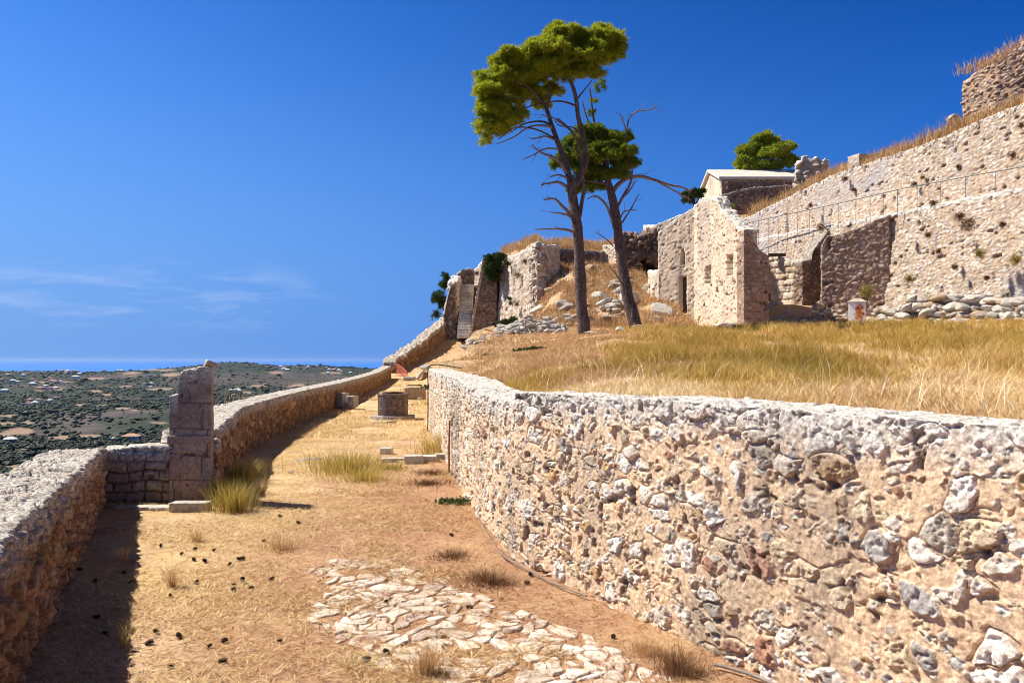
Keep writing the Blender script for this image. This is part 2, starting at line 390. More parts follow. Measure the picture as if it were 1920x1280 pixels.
M_left2 = stone_mat('brown_rubble_dull_top', [(.34, .21, .12), (.42, .27, .15), (.30, .20, .14), (.46, .33, .21), (.27, .17, .11)], (.17, .09, .045), topc=(.50, .44, .37), stain=(.20, .13, .09), var=.5, fine=8, bd=.04)
M_ashlar = stone_mat('weathered_ashlar', [(.34, .27, .24), (.40, .32, .27), (.36, .27, .22), (.31, .26, .24), (.42, .35, .29)], (.13, .08, .06), topc=(.56, .53, .47), stain=(.15, .11, .11), stainamt=.85, stainscale=1.8, fine=26, bump=.7, bd=.015)
M_pale = stone_mat('sunbleached_rubble', [(.68, .63, .56), (.60, .52, .43), (.76, .72, .66), (.50, .42, .34), (.66, .57, .46), (.44, .41, .40), (.74, .69, .62), (.60, .48, .36)], (.46, .34, .24), topc=(.72, .68, .62), stain=(.44, .44, .48), stainamt=.65, stainscale=.16, fine=6, bump=.8, bd=.05, var=.30)
M_plaster = stone_mat('worn_plaster_wall', [(.76, .65, .51), (.70, .58, .44), (.80, .70, .58), (.62, .48, .34), (.74, .64, .52)], (.70, .56, .41), topc=(.74, .70, .62), stain=(.42, .35, .31), stainamt=.6, stainscale=.5, fine=7, bump=.7, bd=.04, streak=(1.6, 1.6, .25), var=.28)
M_erod = stone_mat('eroded_rubble', [(.50, .38, .30), (.42, .31, .24), (.56, .46, .38), (.36, .27, .22), (.60, .50, .42)], (.40, .26, .17), stain=(.25, .18, .15), stainamt=.6, stainscale=.4, fine=6, bump=.9, bd=.06, var=.4)
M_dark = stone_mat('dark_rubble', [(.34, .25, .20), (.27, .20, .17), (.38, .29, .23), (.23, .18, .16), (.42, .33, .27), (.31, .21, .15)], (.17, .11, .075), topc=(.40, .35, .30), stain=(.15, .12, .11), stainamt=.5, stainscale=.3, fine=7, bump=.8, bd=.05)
M_rock = None
def rock_material(name, a, bb, cc, scale=3):
    m, nt, p = newmat(name); b = NB(nt); oi = nt.nodes.new('ShaderNodeObjectInfo')
    n = b.noise(scale, 7, .7); n2 = b.noise(scale*5, 5, .7)
    c = b.mix(b.mr(n, .35, .62), a, bb); c = b.mix(b.mr(n2, .52, .7, 0, .7), c, cc)
    v = b.mr(oi.outputs['Random'], 0, 1, .75, 1.1); cmb = nt.nodes.new('ShaderNodeCombineColor')
    for i in range(3): b.lk(v, cmb.inputs[i])
    b.lk(b.mix(1., c, cmb.outputs[0], 'MULTIPLY'), p.inputs['Base Color']); b.bump(p, n2, .8, .03); return m
M_rock = rock_material('limestone_rock', (.60, .56, .50), (.44, .39, .33), (.27, .25, .24))
M_rockb = rock_material('brown_rock', (.42, .32, .22), (.34, .24, .16), (.2, .16, .13))
M_dirt = rock_material('earth', (.30, .17, .08), (.36, .23, .12), (.2, .12, .06))

def ground_mat():
    m, nt, p = newmat('dry_ground'); b = NB(nt)
    big = b.noise(.33, 5, .6); mid = b.noise(1.7, 6, .65, .6); fine = b.noise(14, 6, .7, 1.2); fib = b.noise(60, 4, .7, 2.5)
    straw, red, dust, brown = (.62, .45, .21), (.34, .165, .09), (.66, .49, .33), (.36, .21, .12)
    c = b.mix(b.mr(mid, .40, .62), straw, (.45, .29, .13)); c = b.mix(b.mr(b.noise(.8, 6, .7, .8), .50, .60, 0, .8), c, dust); c = b.mix(b.mr(b.noise(1.15, 7, .7, 1.2), .53, .62, 0, .75), c, (.27, .125, .06))
    c = b.mix(b.math('MULTIPLY', b.attr('red'), b.mr(mid, .30, .6, .5, 1)), c, red)
    c = b.mix(b.mr(big, .52, .66, 0, .55), c, brown)
    c = b.mix(b.math('MULTIPLY', b.attr('dust'), b.mr(fine, .35, .6)), c, dust)
    c = b.mix(b.mr(fib, .55, .75, 0, .75), c, (.68, .51, .28)); c = b.mix(b.mr(fine, .62, .38, 0, .6), b.mix(1., c, (.55, .42, .35), 'MULTIPLY'), c) if False else b.mix(b.mr(fine, .34, .46, .55, 0), c, (.16, .075, .03))
    b.lk(c, p.inputs['Base Color']); b.bump(p, fine, .9, .03); return m
M_ground = ground_mat()

# ------------------------------------------------------------------ ground of the castle
WL = [(-8, 5.2), (-1.5, 4.3), (0, 3.5), (3.93, 1.375), (4.7, .955), (5.46, .546), (6.33, .06), (7.9, -.34), (11.55, -.95), (15.5, -1.6), (18.9, -2.09), (25, -1.95), (35, -2.1), (45, -2.0), (60, -1.8), (90, -1.8)]
XW = lambda y: np.interp(y, [a for a, _ in WL], [b for _, b in WL])
PL = [(-8, -1.9), (0, -1.9), (2, -2.0), (3.0, -2.2), (3.93, -2.60), (8.78, -4.85), (8.95, -4.85), (9.0, -3.62), (9.3, -3.68), (13.5, -4.87), (16.8, -5.3), (21.06, -5.78), (26.7, -6.25), (35.5, -7.1), (50, -8.1), (53, -8.1), (57, -6.5), (63, -4.95), (66, -4.6), (90, -4.6)]
XL = lambda y: np.interp(y, [a for a, _ in PL], [b for _, b in PL])
def path_z(x, y): return np.interp(y, [-10, 33, 42, 50, 57, 63, 90], [0, 0, .12, .42, 1.95, 3.6, 3.9])
YBX = [(-9, 66), (-4.8, 66), (-3.3, 61), (-1.3, 60.2), (1.86, 52.2), (2.7, 55.6), (7.0, 55.6), (8.6, 52.5), (9.5, 54), (13, 55), (16, 54), (60, 54)]
YB = lambda x: np.interp(x, [a for a, _ in YBX], [b for _, b in YBX])
def ground_z(x, y):
    pz = path_z(x, y)
    sw_ = x-XW(y)
    tz = 1.40+.055*np.clip(y-6, 0, 60)*(.3+.7*np.maximum(ss(0, 6, sw_), ss(24, 38, y)))+.02*np.clip(x, 0, 30)*ss(5, 30, y)+.06*np.clip(fbm2(x*.25, y*.25, 3, 3), -1, 1)*ss(5, 12, y)*3
    tz = tz-.20*ss(1.8, .7, sw_)*ss(5.8, 9, y)*ss(19.5, 18.5, y)
    slope = .27*np.clip(y-38.5, 0, 30)*ss(.5, 3.5, x-(y-46)*.0)*(1-ss(9.0, 10.5, x))
    court = .22*np.clip(y-36, 0, 12)*ss(11, 12, x)
    tz = tz+slope+court+fbm2(x*.7, y*.7, 3, 8)*ss(38, 44, y)*.9*ss(0, 3, x)
    s = x-XW(y)
    w = ss(18.5, 21, y)*.45+ss(21, 45, y)*1.1+.01
    k = np.where(y < 18.9, (s > .22)*1., ss(-w*1.0, .3, s))
    z = pz+(tz-pz)*k
    up = y > YB(x)+np.where((x > -1.6) & (x < 2.9), 2.4, .6)
    top = np.where(x > 13, 12.2, 9.7+.24*(y-YB(x)))
    top = np.minimum(top, np.where(x > 13, 13, 11.2))+fbm2(x*.5, y*.5, 4, 5)*1.0
    top = top-ss(-.6, -1.6, x)*.9
    z = np.where(up & (x > -2.0), top, z)
    z = z+.05*fbm2(x*.9, y*.9, 4, 1)+.018*fbm2(x*6, y*6, 3, 2)*(y < 25)
    return z
ys = [-4.]
while ys[-1] < 92: ys.append(ys[-1]+float(np.clip(abs(ys[-1])*.011, .05, .30)))
ys = np.array(ys); rows = []
t1 = np.linspace(0, 1, 110); s2 = np.array([0.]); s2 = np.cumsum(np.r_[0, np.geomspace(.06, .45, 150)])
skirt = np.array([-14, -9, -6, -4, -2.5, -1.5, -.9, -.5, -.3])
Xg = []
for y in ys:
    a, b_ = XL(y)-.22, XW(y)+.2
    Xg.append(np.r_[a+skirt, a+(b_-a)*t1, XW(y)+.24+s2])
Xg = np.array(Xg); Yg = np.repeat(ys[:, None], Xg.shape[1], 1)
Zg = ground_z(Xg, Yg)
sk = np.clip((XL(Yg)-.42)-Xg, 0, 30); Zg = Zg-.62*sk
nr, nc = Xg.shape
i, j = np.meshgrid(np.arange(nr-1), np.arange(nc-1), indexing='ij'); i = i.ravel(); j = j.ravel()
Q = np.stack([i*nc+j, i*nc+j+1, (i+1)*nc+j+1, (i+1)*nc+j], 1)
V = np.stack([Xg.ravel(), Yg.ravel(), Zg.ravel()], 1)
red = np.clip(1.25*ss(-3.0, -.6, V[:, 0]+.12*V[:, 1]-.5)*ss(18, 7, V[:, 1])*(V[:, 2] < .6)+.55*ss(1.2, 1.3, V[:, 2])+.5*fbm(V*.35, 3, 9), 0, 1)
dust = np.clip(ss(.9, .2, np.abs(V[:, 0]+3.2+.05*(V[:, 1]-20)))*ss(12, 16, V[:, 1])*(V[:, 1] < 30)+.3, 0, 1)*(V[:, 2] < 1)+.35*(V[:, 2] > 1)
tag(mk('ground', V, Q, M_ground, attrs={'red': red, 'dust': dust}, org=(0, 0, 0)), kind='structure')

# ------------------------------------------------------------------ front retaining wall beside the path
fr = [(4.3, -1.5), (3.5, 0), (1.375, 3.93), (.95, 4.7), (.546, 5.46), (.03, 6.33), (-.34, 7.9), (-.95, 11.55), (-1.6, 15.5), (-2.09, 18.9)]
S_fr = polyline(fr)[1]
ck = S_fr[5]
def front_extra(V, h, s, t, z, cz, b, ny):
    V[:, 2] += .02*fbm(np.stack([s*2.2, t*2.2, z*0], 1), 3, 5)*2*ss(.6, 1, cz)
    return V, h
st_front = dict(cw=.150, ch=.120, joint=.15, soft=.035, depth=.024, cover=.57, tilt=1.0, dome=.12, warp=1.25, rough=.005, rs=10, pit=.028, ps=11, fine=.004, small=.06, cover2=.34, karst=.017, crev=.013)
o = wall('retaining_wall', fr, [(0, -.15), (S_fr[-1], -.1)], [(0, 1.36), (S_fr[1], 1.38), (S_fr[2], 1.45), (ck-.12, 1.42), (ck+.02, 1.40), (ck+.06, 1.325), (ck+1.6, 1.34), (ck+4, 1.42), (S_fr[-1], 1.48)],
         .50, st_front, M_front, px=.85, faces='FTLR', mind=.0055, seed=1, extra=front_extra, topamp=.55, smoothc=4)
tag(o, 'long curving rubble retaining wall of pale stones in tan mortar, right of the path', 'retaining wall')

# left parapet, near run
par = [(-4.85, 8.85), (-2.60, 3.93), (-2.2, 3.0), (-2.0, 2.0), (-1.9, 0), (-1.9, -3)]
st_par = dict(cw=.12, ch=.10, joint=.06, soft=.07, crev=.02, depth=.045, cover=.93, tilt=2.2, dome=.2, warp=1.5, rough=.014, rs=10, pit=.04, ps=9, fine=.006, small=.05, cover2=.5, karst=.014)
Sp = polyline(par)[1]
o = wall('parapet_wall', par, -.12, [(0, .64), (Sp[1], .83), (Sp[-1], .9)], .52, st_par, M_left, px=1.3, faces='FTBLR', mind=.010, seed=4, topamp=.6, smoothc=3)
tag(o, 'near low brown stone parapet with broad white top at the bottom left', 'parapet wall')
# cross wall between parapet and pillar
st_ash = dict(kind='ashlar', cw=.24, ch=.125, joint=.006, soft=.012, depth=.026, warp=.75, rough=.012, rs=7, pit=.03, ps=13, fine=.004, karst=.014)
o = wall('cross_wall', [(-4.95, 8.90), (-4.06, 8.90)], -.1, [(0, .63), (.35, .65), (.89, .68)], .30, st_ash, M_ashlar, px=1.2, faces='FTBLR', side=-1, rag=.03, ragw=.22, seed=6)
tag(o, 'short low wall of big weathered blocks between the parapet and the broken pillar', 'wall')
# broken pillar
def pil_extra(V, h, s, t, z, cz, b, ny):
    V[:, 0] -= t*.30; return V, h
root = empty('broken_pillar', (-3.82, 9.0, 0), 'tall broken stone pillar of dark weathered blocks standing on the left parapet', 'pillar')
st_p = dict(kind='ashlar', cw=.47, ch=.29, joint=.003, soft=.006, depth=.0045, rough=.007, rs=6, pit=.024, ps=14, warp=.35, fine=.003)
wall('shaft', [(-4.07, 8.87), (-3.575, 8.87)], -.1, [(0, 1.27), (.10, 1.29), (.115, 1.50), (.17, 1.57), (.30, 1.55), (.34, 1.60), (.495, 1.60)], .30, st_p, M_ashlar, px=1.1, faces='FTBLR', side=-1, rag=.03, ragw=.1, seed=8, parent=root, topamp=2., extra=pil_extra)
V, T = rockshape(51, 4, 14, .10); V = V*np.array([.085, .11, .075])+np.array([-3.66, 9.0, 1.63]); mk('cap_stone', V, None, M_ashlar, parent=root, T=T, attrs={'mk': V[:, 0]*0+1, 'rid': V[:, 0]*0+.3, 'pit': V[:, 0]*0, 'top': ss(1.63, 1.72, V[:, 2])})
V, T = rockshape(52, 4, 18, .10); V = V*np.array([.15, .13, .20])+np.array([-3.90, 9.02, 1.46]); mk('broken_core', V, None, M_ashlar, parent=root, T=T, attrs={'mk': V[:, 0]*0+1, 'rid': V[:, 0]*0+.5, 'pit': V[:, 0]*0, 'top': V[:, 0]*0+.8})
# flat band across the pillar and thin plaster edge on its right side
a, b_, c_, Q = lattice(50, 16, 9, 'FBLRTD'); V = np.stack([-4.085+.520*a/50-.30*.32*b_/16, 8.850+.32*b_/16, .70+.10*c_/9], 1); V += vnormals(V, Q)*(fbm(V*14, 4, 3)*.02)[:, None]
mk('stone_band', V, Q, M_ashlar, parent=root, attrs={'mk': a*0+1., 'rid': a*0+.45, 'pit': a*0., 'top': a*0.})

# far parapet beyond the pillar
far = [(-6.9, 52.0), (-8.1, 50), (-7.1, 35.5), (-6.25, 26.7), (-5.78, 21.06), (-5.3, 16.8), (-4.87, 13.5), (-3.72, 9.35), (-3.62, 9.18)][1:]
Sf = polyline(far)[1]
st_far = dict(cw=.19, ch=.17, joint=.07, soft=.12, depth=.055, cover=.97, tilt=1.8, dome=.3, warp=.8, rough=.015, rs=7, pit=.03)
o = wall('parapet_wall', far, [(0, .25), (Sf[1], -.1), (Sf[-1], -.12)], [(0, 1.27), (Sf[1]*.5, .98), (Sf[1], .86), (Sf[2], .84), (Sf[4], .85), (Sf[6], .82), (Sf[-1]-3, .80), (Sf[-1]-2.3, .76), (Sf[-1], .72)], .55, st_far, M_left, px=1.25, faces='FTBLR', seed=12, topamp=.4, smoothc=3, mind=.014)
tag(o, 'long brown stone parapet with white top running from the pillar to the distance', 'parapet wall')
# parapet climbing to the stairs
up = [(-5.15, 64.0), (-6.45, 57.6), (-8.05, 51.6)]
Su = polyline(up)[1]
st_big = dict(cw=.45, ch=.32, joint=.08, soft=.15, depth=.16, cover=.97, tilt=1.8, dome=.3, warp=.8, rough=.03, rs=3, pit=.06, ps=4)
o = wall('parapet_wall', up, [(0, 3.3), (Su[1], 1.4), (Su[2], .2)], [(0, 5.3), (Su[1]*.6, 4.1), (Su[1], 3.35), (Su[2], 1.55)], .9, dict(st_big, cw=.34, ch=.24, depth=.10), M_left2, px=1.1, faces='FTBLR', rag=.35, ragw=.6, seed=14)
tag(o, 'ragged ruined parapet climbing uphill behind the orange net towards the stairs', 'parapet wall')

# ------------------------------------------------------------------ stairs, bastion and ruins at the back left
root = empty('stone_stairs', (-4.1, 61, 3.6), 'long steep flight of narrow stone steps between ruined walls at the back', 'stairs')
NS = 21
for k in range(NS):
    Vb, Qb = box((-3.95+.0*k, 60.6+.27*k+.6, 3.55+.235*k+.0), (1.05, 1.4, .20), 0, .008)
    mk('step', Vb, Qb, M_pale, parent=root, smooth=False, attrs={'mk': np.ones(8), 'rid': np.full(8, random.random()), 'pit': np.zeros(8), 'top': np.full(8, .6)})
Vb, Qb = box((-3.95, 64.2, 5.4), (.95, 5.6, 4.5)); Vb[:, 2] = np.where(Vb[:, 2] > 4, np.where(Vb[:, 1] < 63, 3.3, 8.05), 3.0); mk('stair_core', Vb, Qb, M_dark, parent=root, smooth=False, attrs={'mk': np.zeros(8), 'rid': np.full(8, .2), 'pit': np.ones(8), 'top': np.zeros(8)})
o = wall('ruined_wall', [(-4.62, 62.5), (-4.62, 67.5)], 3.0, [(0, 7.6), (1, 8.3), (5, 9.2)], .7, st_big, M_pale, px=1.1, faces='FTBLR', side=-1, rag=.3, ragw=.5, seed=17)
tag(o, 'narrow ruined wall bounding the left side of the stairs', 'wall')
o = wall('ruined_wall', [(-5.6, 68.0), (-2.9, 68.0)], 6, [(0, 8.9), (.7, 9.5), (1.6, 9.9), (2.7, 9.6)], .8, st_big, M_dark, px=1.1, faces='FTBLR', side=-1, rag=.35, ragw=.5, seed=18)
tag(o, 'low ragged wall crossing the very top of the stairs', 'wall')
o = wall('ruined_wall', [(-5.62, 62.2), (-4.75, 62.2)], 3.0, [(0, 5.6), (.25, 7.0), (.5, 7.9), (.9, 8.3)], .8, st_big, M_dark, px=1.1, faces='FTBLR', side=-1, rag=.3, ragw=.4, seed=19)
tag(o, 'dark stub of masonry left of the foot of the stairs', 'wall')

st_mid = dict(cw=.32, ch=.22, joint=.07, soft=.14, depth=.06, cover=.93, tilt=1.8, dome=.3, warp=.9, rough=.025, rs=2.5, pit=.08, ps=2.5)
root = empty('bastion', (-1.3, 60, 4), 'tall battered bastion right of the stairs with a shaded front and a white sunlit edge', 'bastion')
# sloping shaded face: camera side
def batter_left(V, h, s, t, z, cz, b, ny):
    V[:, 0] += np.where(s < .9, (1-s/.9)*1.15*cz**1.0, 0)
    return V, h
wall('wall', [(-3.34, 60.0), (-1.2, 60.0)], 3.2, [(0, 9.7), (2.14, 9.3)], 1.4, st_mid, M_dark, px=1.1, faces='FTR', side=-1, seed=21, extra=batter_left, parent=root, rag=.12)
a, b_, c_, Q = lattice(14, 14, 90, 'FBLRT')
V = np.stack([-3.52+.20*a/14, 59.93+4.0*b_/14, 3.3+6.5*c_/90], 1); V[:, 0] += 1.17*(c_/90); V[:, 0] += .0
Nn = vnormals(V, Q); h, m_, idd, pit = masonry(np.stack([V[:, 1], V[:, 0], V[:, 2]], 1), st_mid, 3); V += Nn*h[:, None]*.5
mk('edge_wall', V, Q, M_pale, parent=root, attrs={'mk': m_, 'rid': idd, 'pit': pit, 'top': m_*0})
wall('upper_wall', [(-3.2, 64.0), (-2.3, 62.2), (-2.22, 60.4)], 8.0, [(0, 9.4), (1.5, 9.9), (4.0, 10.0)], .9, st_mid, M_pale, px=1.2, faces='FTBLR', side=-1, rag=.2, seed=23, parent=root)
bast = [(1.86, 52.0), (-1.25, 60.0), (-1.3, 62.5)]
Sb = polyline(bast)[1]
o = wall('bastion_wall', bast, [(0, 3.6), (Sb[1], 3.6), (Sb[2], 3.6)], [(0, 9.75), (3, 9.9), (Sb[1]-2, 9.75), (Sb[2], 9.5)], 1.6, st_mid, M_pale, px=1.0, faces='FTLR', batter=.07, rag=.22, ragw=.6, seed=25, recess=((5.2, 5.45, 5.0, 9.0, .14),))
tag(o, 'high sunlit pale wall with dry weeds, left of the tall pine trunk', 'wall')
o = wall('ruined_wall', [(1.75, 52.0), (2.55, 52.2), (2.9, 53.5)], 3.8, [(0, 9.75), (.55, 9.6), (.8, 8.6), (1.2, 7.4), (2, 6.2)], 1.2, dict(st_big, depth=.26, ch=.30, cover=1.), M_pale, px=1.0, faces='FTBLR', side=-1, rag=.45, ragw=.4, seed=27)
tag(o, 'broken stepped end of loose courses at the corner of the high sunlit wall', 'wall')
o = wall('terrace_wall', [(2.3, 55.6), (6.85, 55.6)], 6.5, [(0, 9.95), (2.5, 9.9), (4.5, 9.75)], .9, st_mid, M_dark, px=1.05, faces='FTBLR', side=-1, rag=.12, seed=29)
tag(o, 'shaded brown terrace wall behind the two pine trunks', 'wall')
o = wall('wall_pier', [(8.0, 54.2), (6.75, 55.9)], 7.0, [(0, 9.95), (2, 10.2)], .9, st_mid, M_plaster, px=1.05, faces='FTBLR', rag=.15, seed=31, batter=.03)
tag(o, 'small sunlit pale pier of wall right behind the leaning pine trunk', 'wall')
# rubble mass with an arched cave mouth
a, b_, c_, Q = lattice(90, 30, 80, 'FLRTB')
X = 7.75+2.6*a/90; Z = 5.6+4.95*c_/80; Yb = 52.8+2.6*b_/30
px_, py_ = 960+X/52.8*F, HY-(Z-CZ)/52.8*F
tz_ = fbm(np.stack([X*.9, Yb*.9, Z*.9], 1), 4, 8)*1.6; Yb = Yb-np.where(b_ == 0, tz_*.8, 0)
arch = (b_ == 0) & (np.abs(px_-1209) < 19) & (py_ < 519) & (py_ > 486+18*((px_-1209)/19)**2)
Yb = np.where(arch, Yb+2.3, Yb); Z = Z+np.where(c_ == 80, fbm(np.stack([X, Yb, X*0], 1), 4, 1)*1.0, 0)
V = np.stack([X, Yb, Z], 1); Nn = vnormals(V, Q); h, m_, idd, pit = masonry(V, dict(st_big, depth=.35, cover=.8), 5); V += Nn*(h*(~arch))[:, None]
o = mk('cave_ruin', V, Q, M_dark, attrs={'mk': m_, 'rid': idd, 'pit': pit, 'top': m_*0})
tag(o, 'rough rubble mass with a dark arched cave mouth beside the house ruin', 'ruin')

# ------------------------------------------------------------------ house ruin
root = empty('ruined_house', (10.5, 39, 3.3), 'tall roofless stone house ruin with a broken gable and small blocked windows', 'house')
st_h = dict(cw=.26, ch=.20, joint=.10, soft=.2, depth=.045, cover=.8, tilt=1.6, dome=.3, warp=.9, rough=.022, rs=3, pit=.085, ps=3.6)
fac = [(11.22, 36.0), (10.25, 42.0)]
def onfac(px, z=None):            # photo column -> distance along the facade
    k = (px-960)/F; x0, y0, x1, y1 = 11.22, 36.0, 10.25, 42.0
    t = (x0-k*y0)/(k*(y1-y0)-(x1-x0)); return t*math.hypot(x1-x0, y1-y0), y0+t*(y1-y0)
def zp(py, Y): return CZ-(py-HY)/F*Y
wins = []
for (xa, xb, ya, yb, mt, cu) in ((1363, 1375, 478, 516, .98, 0), (1322, 1333, 499, 531, .98, 0)):
    s0, Ya = onfac(xb); s1, Yb2 = onfac(xa); wins.append((s0, s1, zp(yb, (Ya+Yb2)/2), zp(ya, (Ya+Yb2)/2), mt))
sp, Ypk = onfac(1322)
prof = [(0, zp(430, 36.0)), (onfac(1385)[0], zp(427, 36.6)), (onfac(1378)[0], zp(418, 37)), (onfac(1368)[0], zp(405, 37.6)), (onfac(1352)[0], zp(392, 38.5)), (onfac(1343)[0], zp(372, 39.2)), (onfac(1330)[0], zp(368, 40)), (onfac(1318)[0], zp(372, 40.8)), (6.08, zp(386, 42))]
wall('facade', fac, 3.0, prof, .65, dict(st_h, depth=.055, pit=.12), M_plaster, px=.9, faces='FTBLR', seed=33, recess=tuple(wins), rag=.14, ragw=.35, parent=root)
def blind(s0, s1, z0, z1, dep, P0, P1, mat, parent, nm='window'):
    P0, P1 = np.array(P0), np.array(P1); d = (P1-P0)/np.linalg.norm(P1-P0); bk = np.array([d[1], -d[0]])
    A = P0+d*(s0-.03)+bk*(dep-.02); B = P0+d*(s1+.03)+bk*(dep-.02); a, b_, c_, Q = lattice(8, 1, 22, 'FBLRTD')
    V = np.stack([A[0]+(B[0]-A[0])*a/8+bk[0]*.1*b_, A[1]+(B[1]-A[1])*a/8+bk[1]*.1*b_, z0-.03+(z1-z0+.06)*c_/22], 1)
    V[:, :2] += (fbm(V*6, 3, 1)*.05)[:, None]*-bk
    return mk(nm, V, Q[:, ::-1], mat, parent=parent, attrs={'mk': V[:, 0]*0, 'rid': V[:, 0]*0, 'pit': V[:, 0]*0+.7, 'top': V[:, 0]*0})  # infill coloured dark all over: shade of the opening put into the colour
for w_ in wins: blind(*w_, fac[0], fac[1], M_dark, root)
# return wall seen grazing, with door-like opening and arrow slit
gz = [(10.27, 42.0), (8.50, 43.4)]
def ong(px):
    k = (px-960)/F; x0, y0, x1, y1 = 10.27, 42.0, 8.50, 43.4; t = (x0-k*y0)/(k*(y1-y0)-(x1-x0)); return t*math.hypot(x1-x0, y1-y0)
gw = []
for (xa, xb, ya, yb, *arc) in ((1275, 1287, 517, 587), (1278, 1284, 465, 496, .5)):
    gw.append((ong(xb), ong(xa), zp(yb, 42.3), zp(ya, 42.3), .4, *arc))
gp = [(0, zp(388, 42)), (ong(1280), zp(400, 42.3)), (ong(1262), zp(412, 42.5)), (ong(1245), zp(424, 42.7)), (2.26, zp(438, 43.4))]
wall('return_wall', gz, 3.0, gp, .8, dict(st_h, depth=.035, pit=.05), M_plaster, px=.9, faces='FTBLR', seed=35, recess=tuple(gw), rag=.05, parent=root)
for w_ in gw[:1]: blind(*w_[:5], gz[0], gz[1], M_dark, root, 'door')
for w_ in gw[1:]: blind(*w_[:5], gz[0], gz[1], M_dark, root, 'arrow_slit')
# low outer piece with slots
lw = [(8.52, 43.35), (8.38, 46.0)]
kk = [(.9, 1.5, zp(598, 44), zp(540, 44), .4), (2.0, 2.45, zp(596, 45), zp(533, 45), .4)]
wall('low_wall', lw, 3.0, [(0, zp(505, 43)), (1.6, zp(506, 44)), (2.75, zp(505, 45.6))], .6, st_h, M_plaster, px=.9, faces='FTBLR', seed=37, recess=tuple(kk), rag=.05, parent=root)
for w_ in kk: blind(*w_, lw[0], lw[1], M_dark, root, 'slot')
# shaded side wall to the right
sw = [(11.16, 35.90), (12.42, 36.15)]
wall('side_wall', sw, 3.0, [(0, zp(431, 36)), (.25, zp(436, 36)), (.5, zp(450, 36)), (.8, zp(468, 36.2)), (1.18, zp(478, 36.3))], .7, dict(st_h, cw=.34, ch=.2, depth=.05, cover=.97), M_erod, px=.9, faces='FTBLR', side=-1, rag=.2, ragw=.3, seed=39, parent=root)
# inner wall pieces to the right of the house
root = empty('ruined_wall', (15, 41.5, 4.3), 'square-block wall stub with a wooden lintel, between the house ruin and the buttress', 'wall')
wall('wall', [(15.75, 40.6), (14.35, 42.4)], 3.8, [(0, zp(489, 40.6)), (1.1, zp(484, 41.5)), (2.3, zp(480, 42.4))], .7, dict(kind='ashlar', cw=.6, ch=.36, joint=.02, soft=.04, depth=.06, rough=.03, rs=2.4, pit=.05, ps=3, warp=.5), M_plaster, px=1., faces='FTBLR', rag=.15, ragw=.4, seed=41, parent=root)
Vb, Qb = box((14.75, 41.6, zp(478, 41.6)), (.9, .25, .16), -.2, .01); mk('lintel', Vb, Qb, M_dark, parent=root, smooth=False, attrs={'mk': np.zeros(8), 'rid': np.zeros(8), 'pit': np.zeros(8), 'top': np.zeros(8)})
o = wall('ruined_wall', [(15.7, 40.3), (17.4, 40.9)], 3.8, [(0, zp(492, 40.3)), (.6, zp(488, 40.4)), (.7, zp(470, 40.5)), (1.1, zp(452, 40.6)), (1.8, zp(430, 40.9))], .8, st_mid, M_dark, px=1., faces='FTBLR', side=-1, rag=.25, ragw=.35, seed=43)
tag(o, 'shaded ragged wall just left of the sloping buttress', 'wall')
bt = [(16.05, 38.7), (18.9, 37.4)]
o = wall('buttress_wall', bt, 3.2, [(0, zp(462, 38.7)), (.25, zp(446, 38.6)), (1.1, zp(436, 38.2)), (2.2, zp(418, 37.8)), (3.13, zp(403, 37.4))], .9, dict(st_mid, cw=.27, ch=.19, depth=.06), M_erod, px=.95, faces='FTBLR', side=-1, rag=.14, ragw=.4, seed=45)
tag(o, 'dark shaded buttress wall with a sloping top, running out from the lower rampart', 'wall')

# ------------------------------------------------------------------ ramparts on the right
def bt_w(V, h, s, t, z, cz, b, ny): return V, h
low = [(26.5, 20.5), (21.35, 31.0), (18.5, 37.5), (15.9, 43.8), (13.3, 50), (12.8, 54)]
Slw = polyline(low)[1]
st_r = dict(cw=.20, ch=.145, joint=.06, soft=.16, depth=.040, cover=.93, tilt=1.8, dome=.3, warp=.9, rough=.03, rs=1.4, pit=.10, ps=3.4)
o = wall('rampart_wall', low, 2.9, [(0, 9.0), (Slw[1], 9.0), (Slw[2], 9.05), (Slw[3], 9.2), (Slw[4], 9.3), (Slw[5], 9.4)], 1.2, st_r, M_pale, px=.9, faces='FT', batter=.10, seed=47, rag=.10, ragw=.5, mind=.02)
tag(o, 'lower sunlit rampart of pale rubble below the metal railing', 'rampart')
upw = [(30.5, 23.5), (24.0, 35.0), (21.7, 40.0), (20.6, 43.2), (19.7, 46.0), (18.9, 49.0), (16.6, 54.5)]
Suw = polyline(upw)[1]
zt = [zp(185, 35), zp(272, 40), zp(301, 43.2), zp(325, 46), zp(354, 49), zp(412, 54.5)]
o = wall('rampart_wall', upw, 8.7, [(0, zt[0]+.6)]+[(Suw[k+1], zt[k]) for k in range(6)], 1.2, st_r, M_pale, px=.95, faces='FT', batter=.08, seed=49, rag=.10, ragw=.5, recess=((Suw[5]+1.0, Suw[5]+1.45, 8.6, 13., .3),))
tag(o, 'upper sunlit rampart of pale rubble above the metal railing', 'rampart')
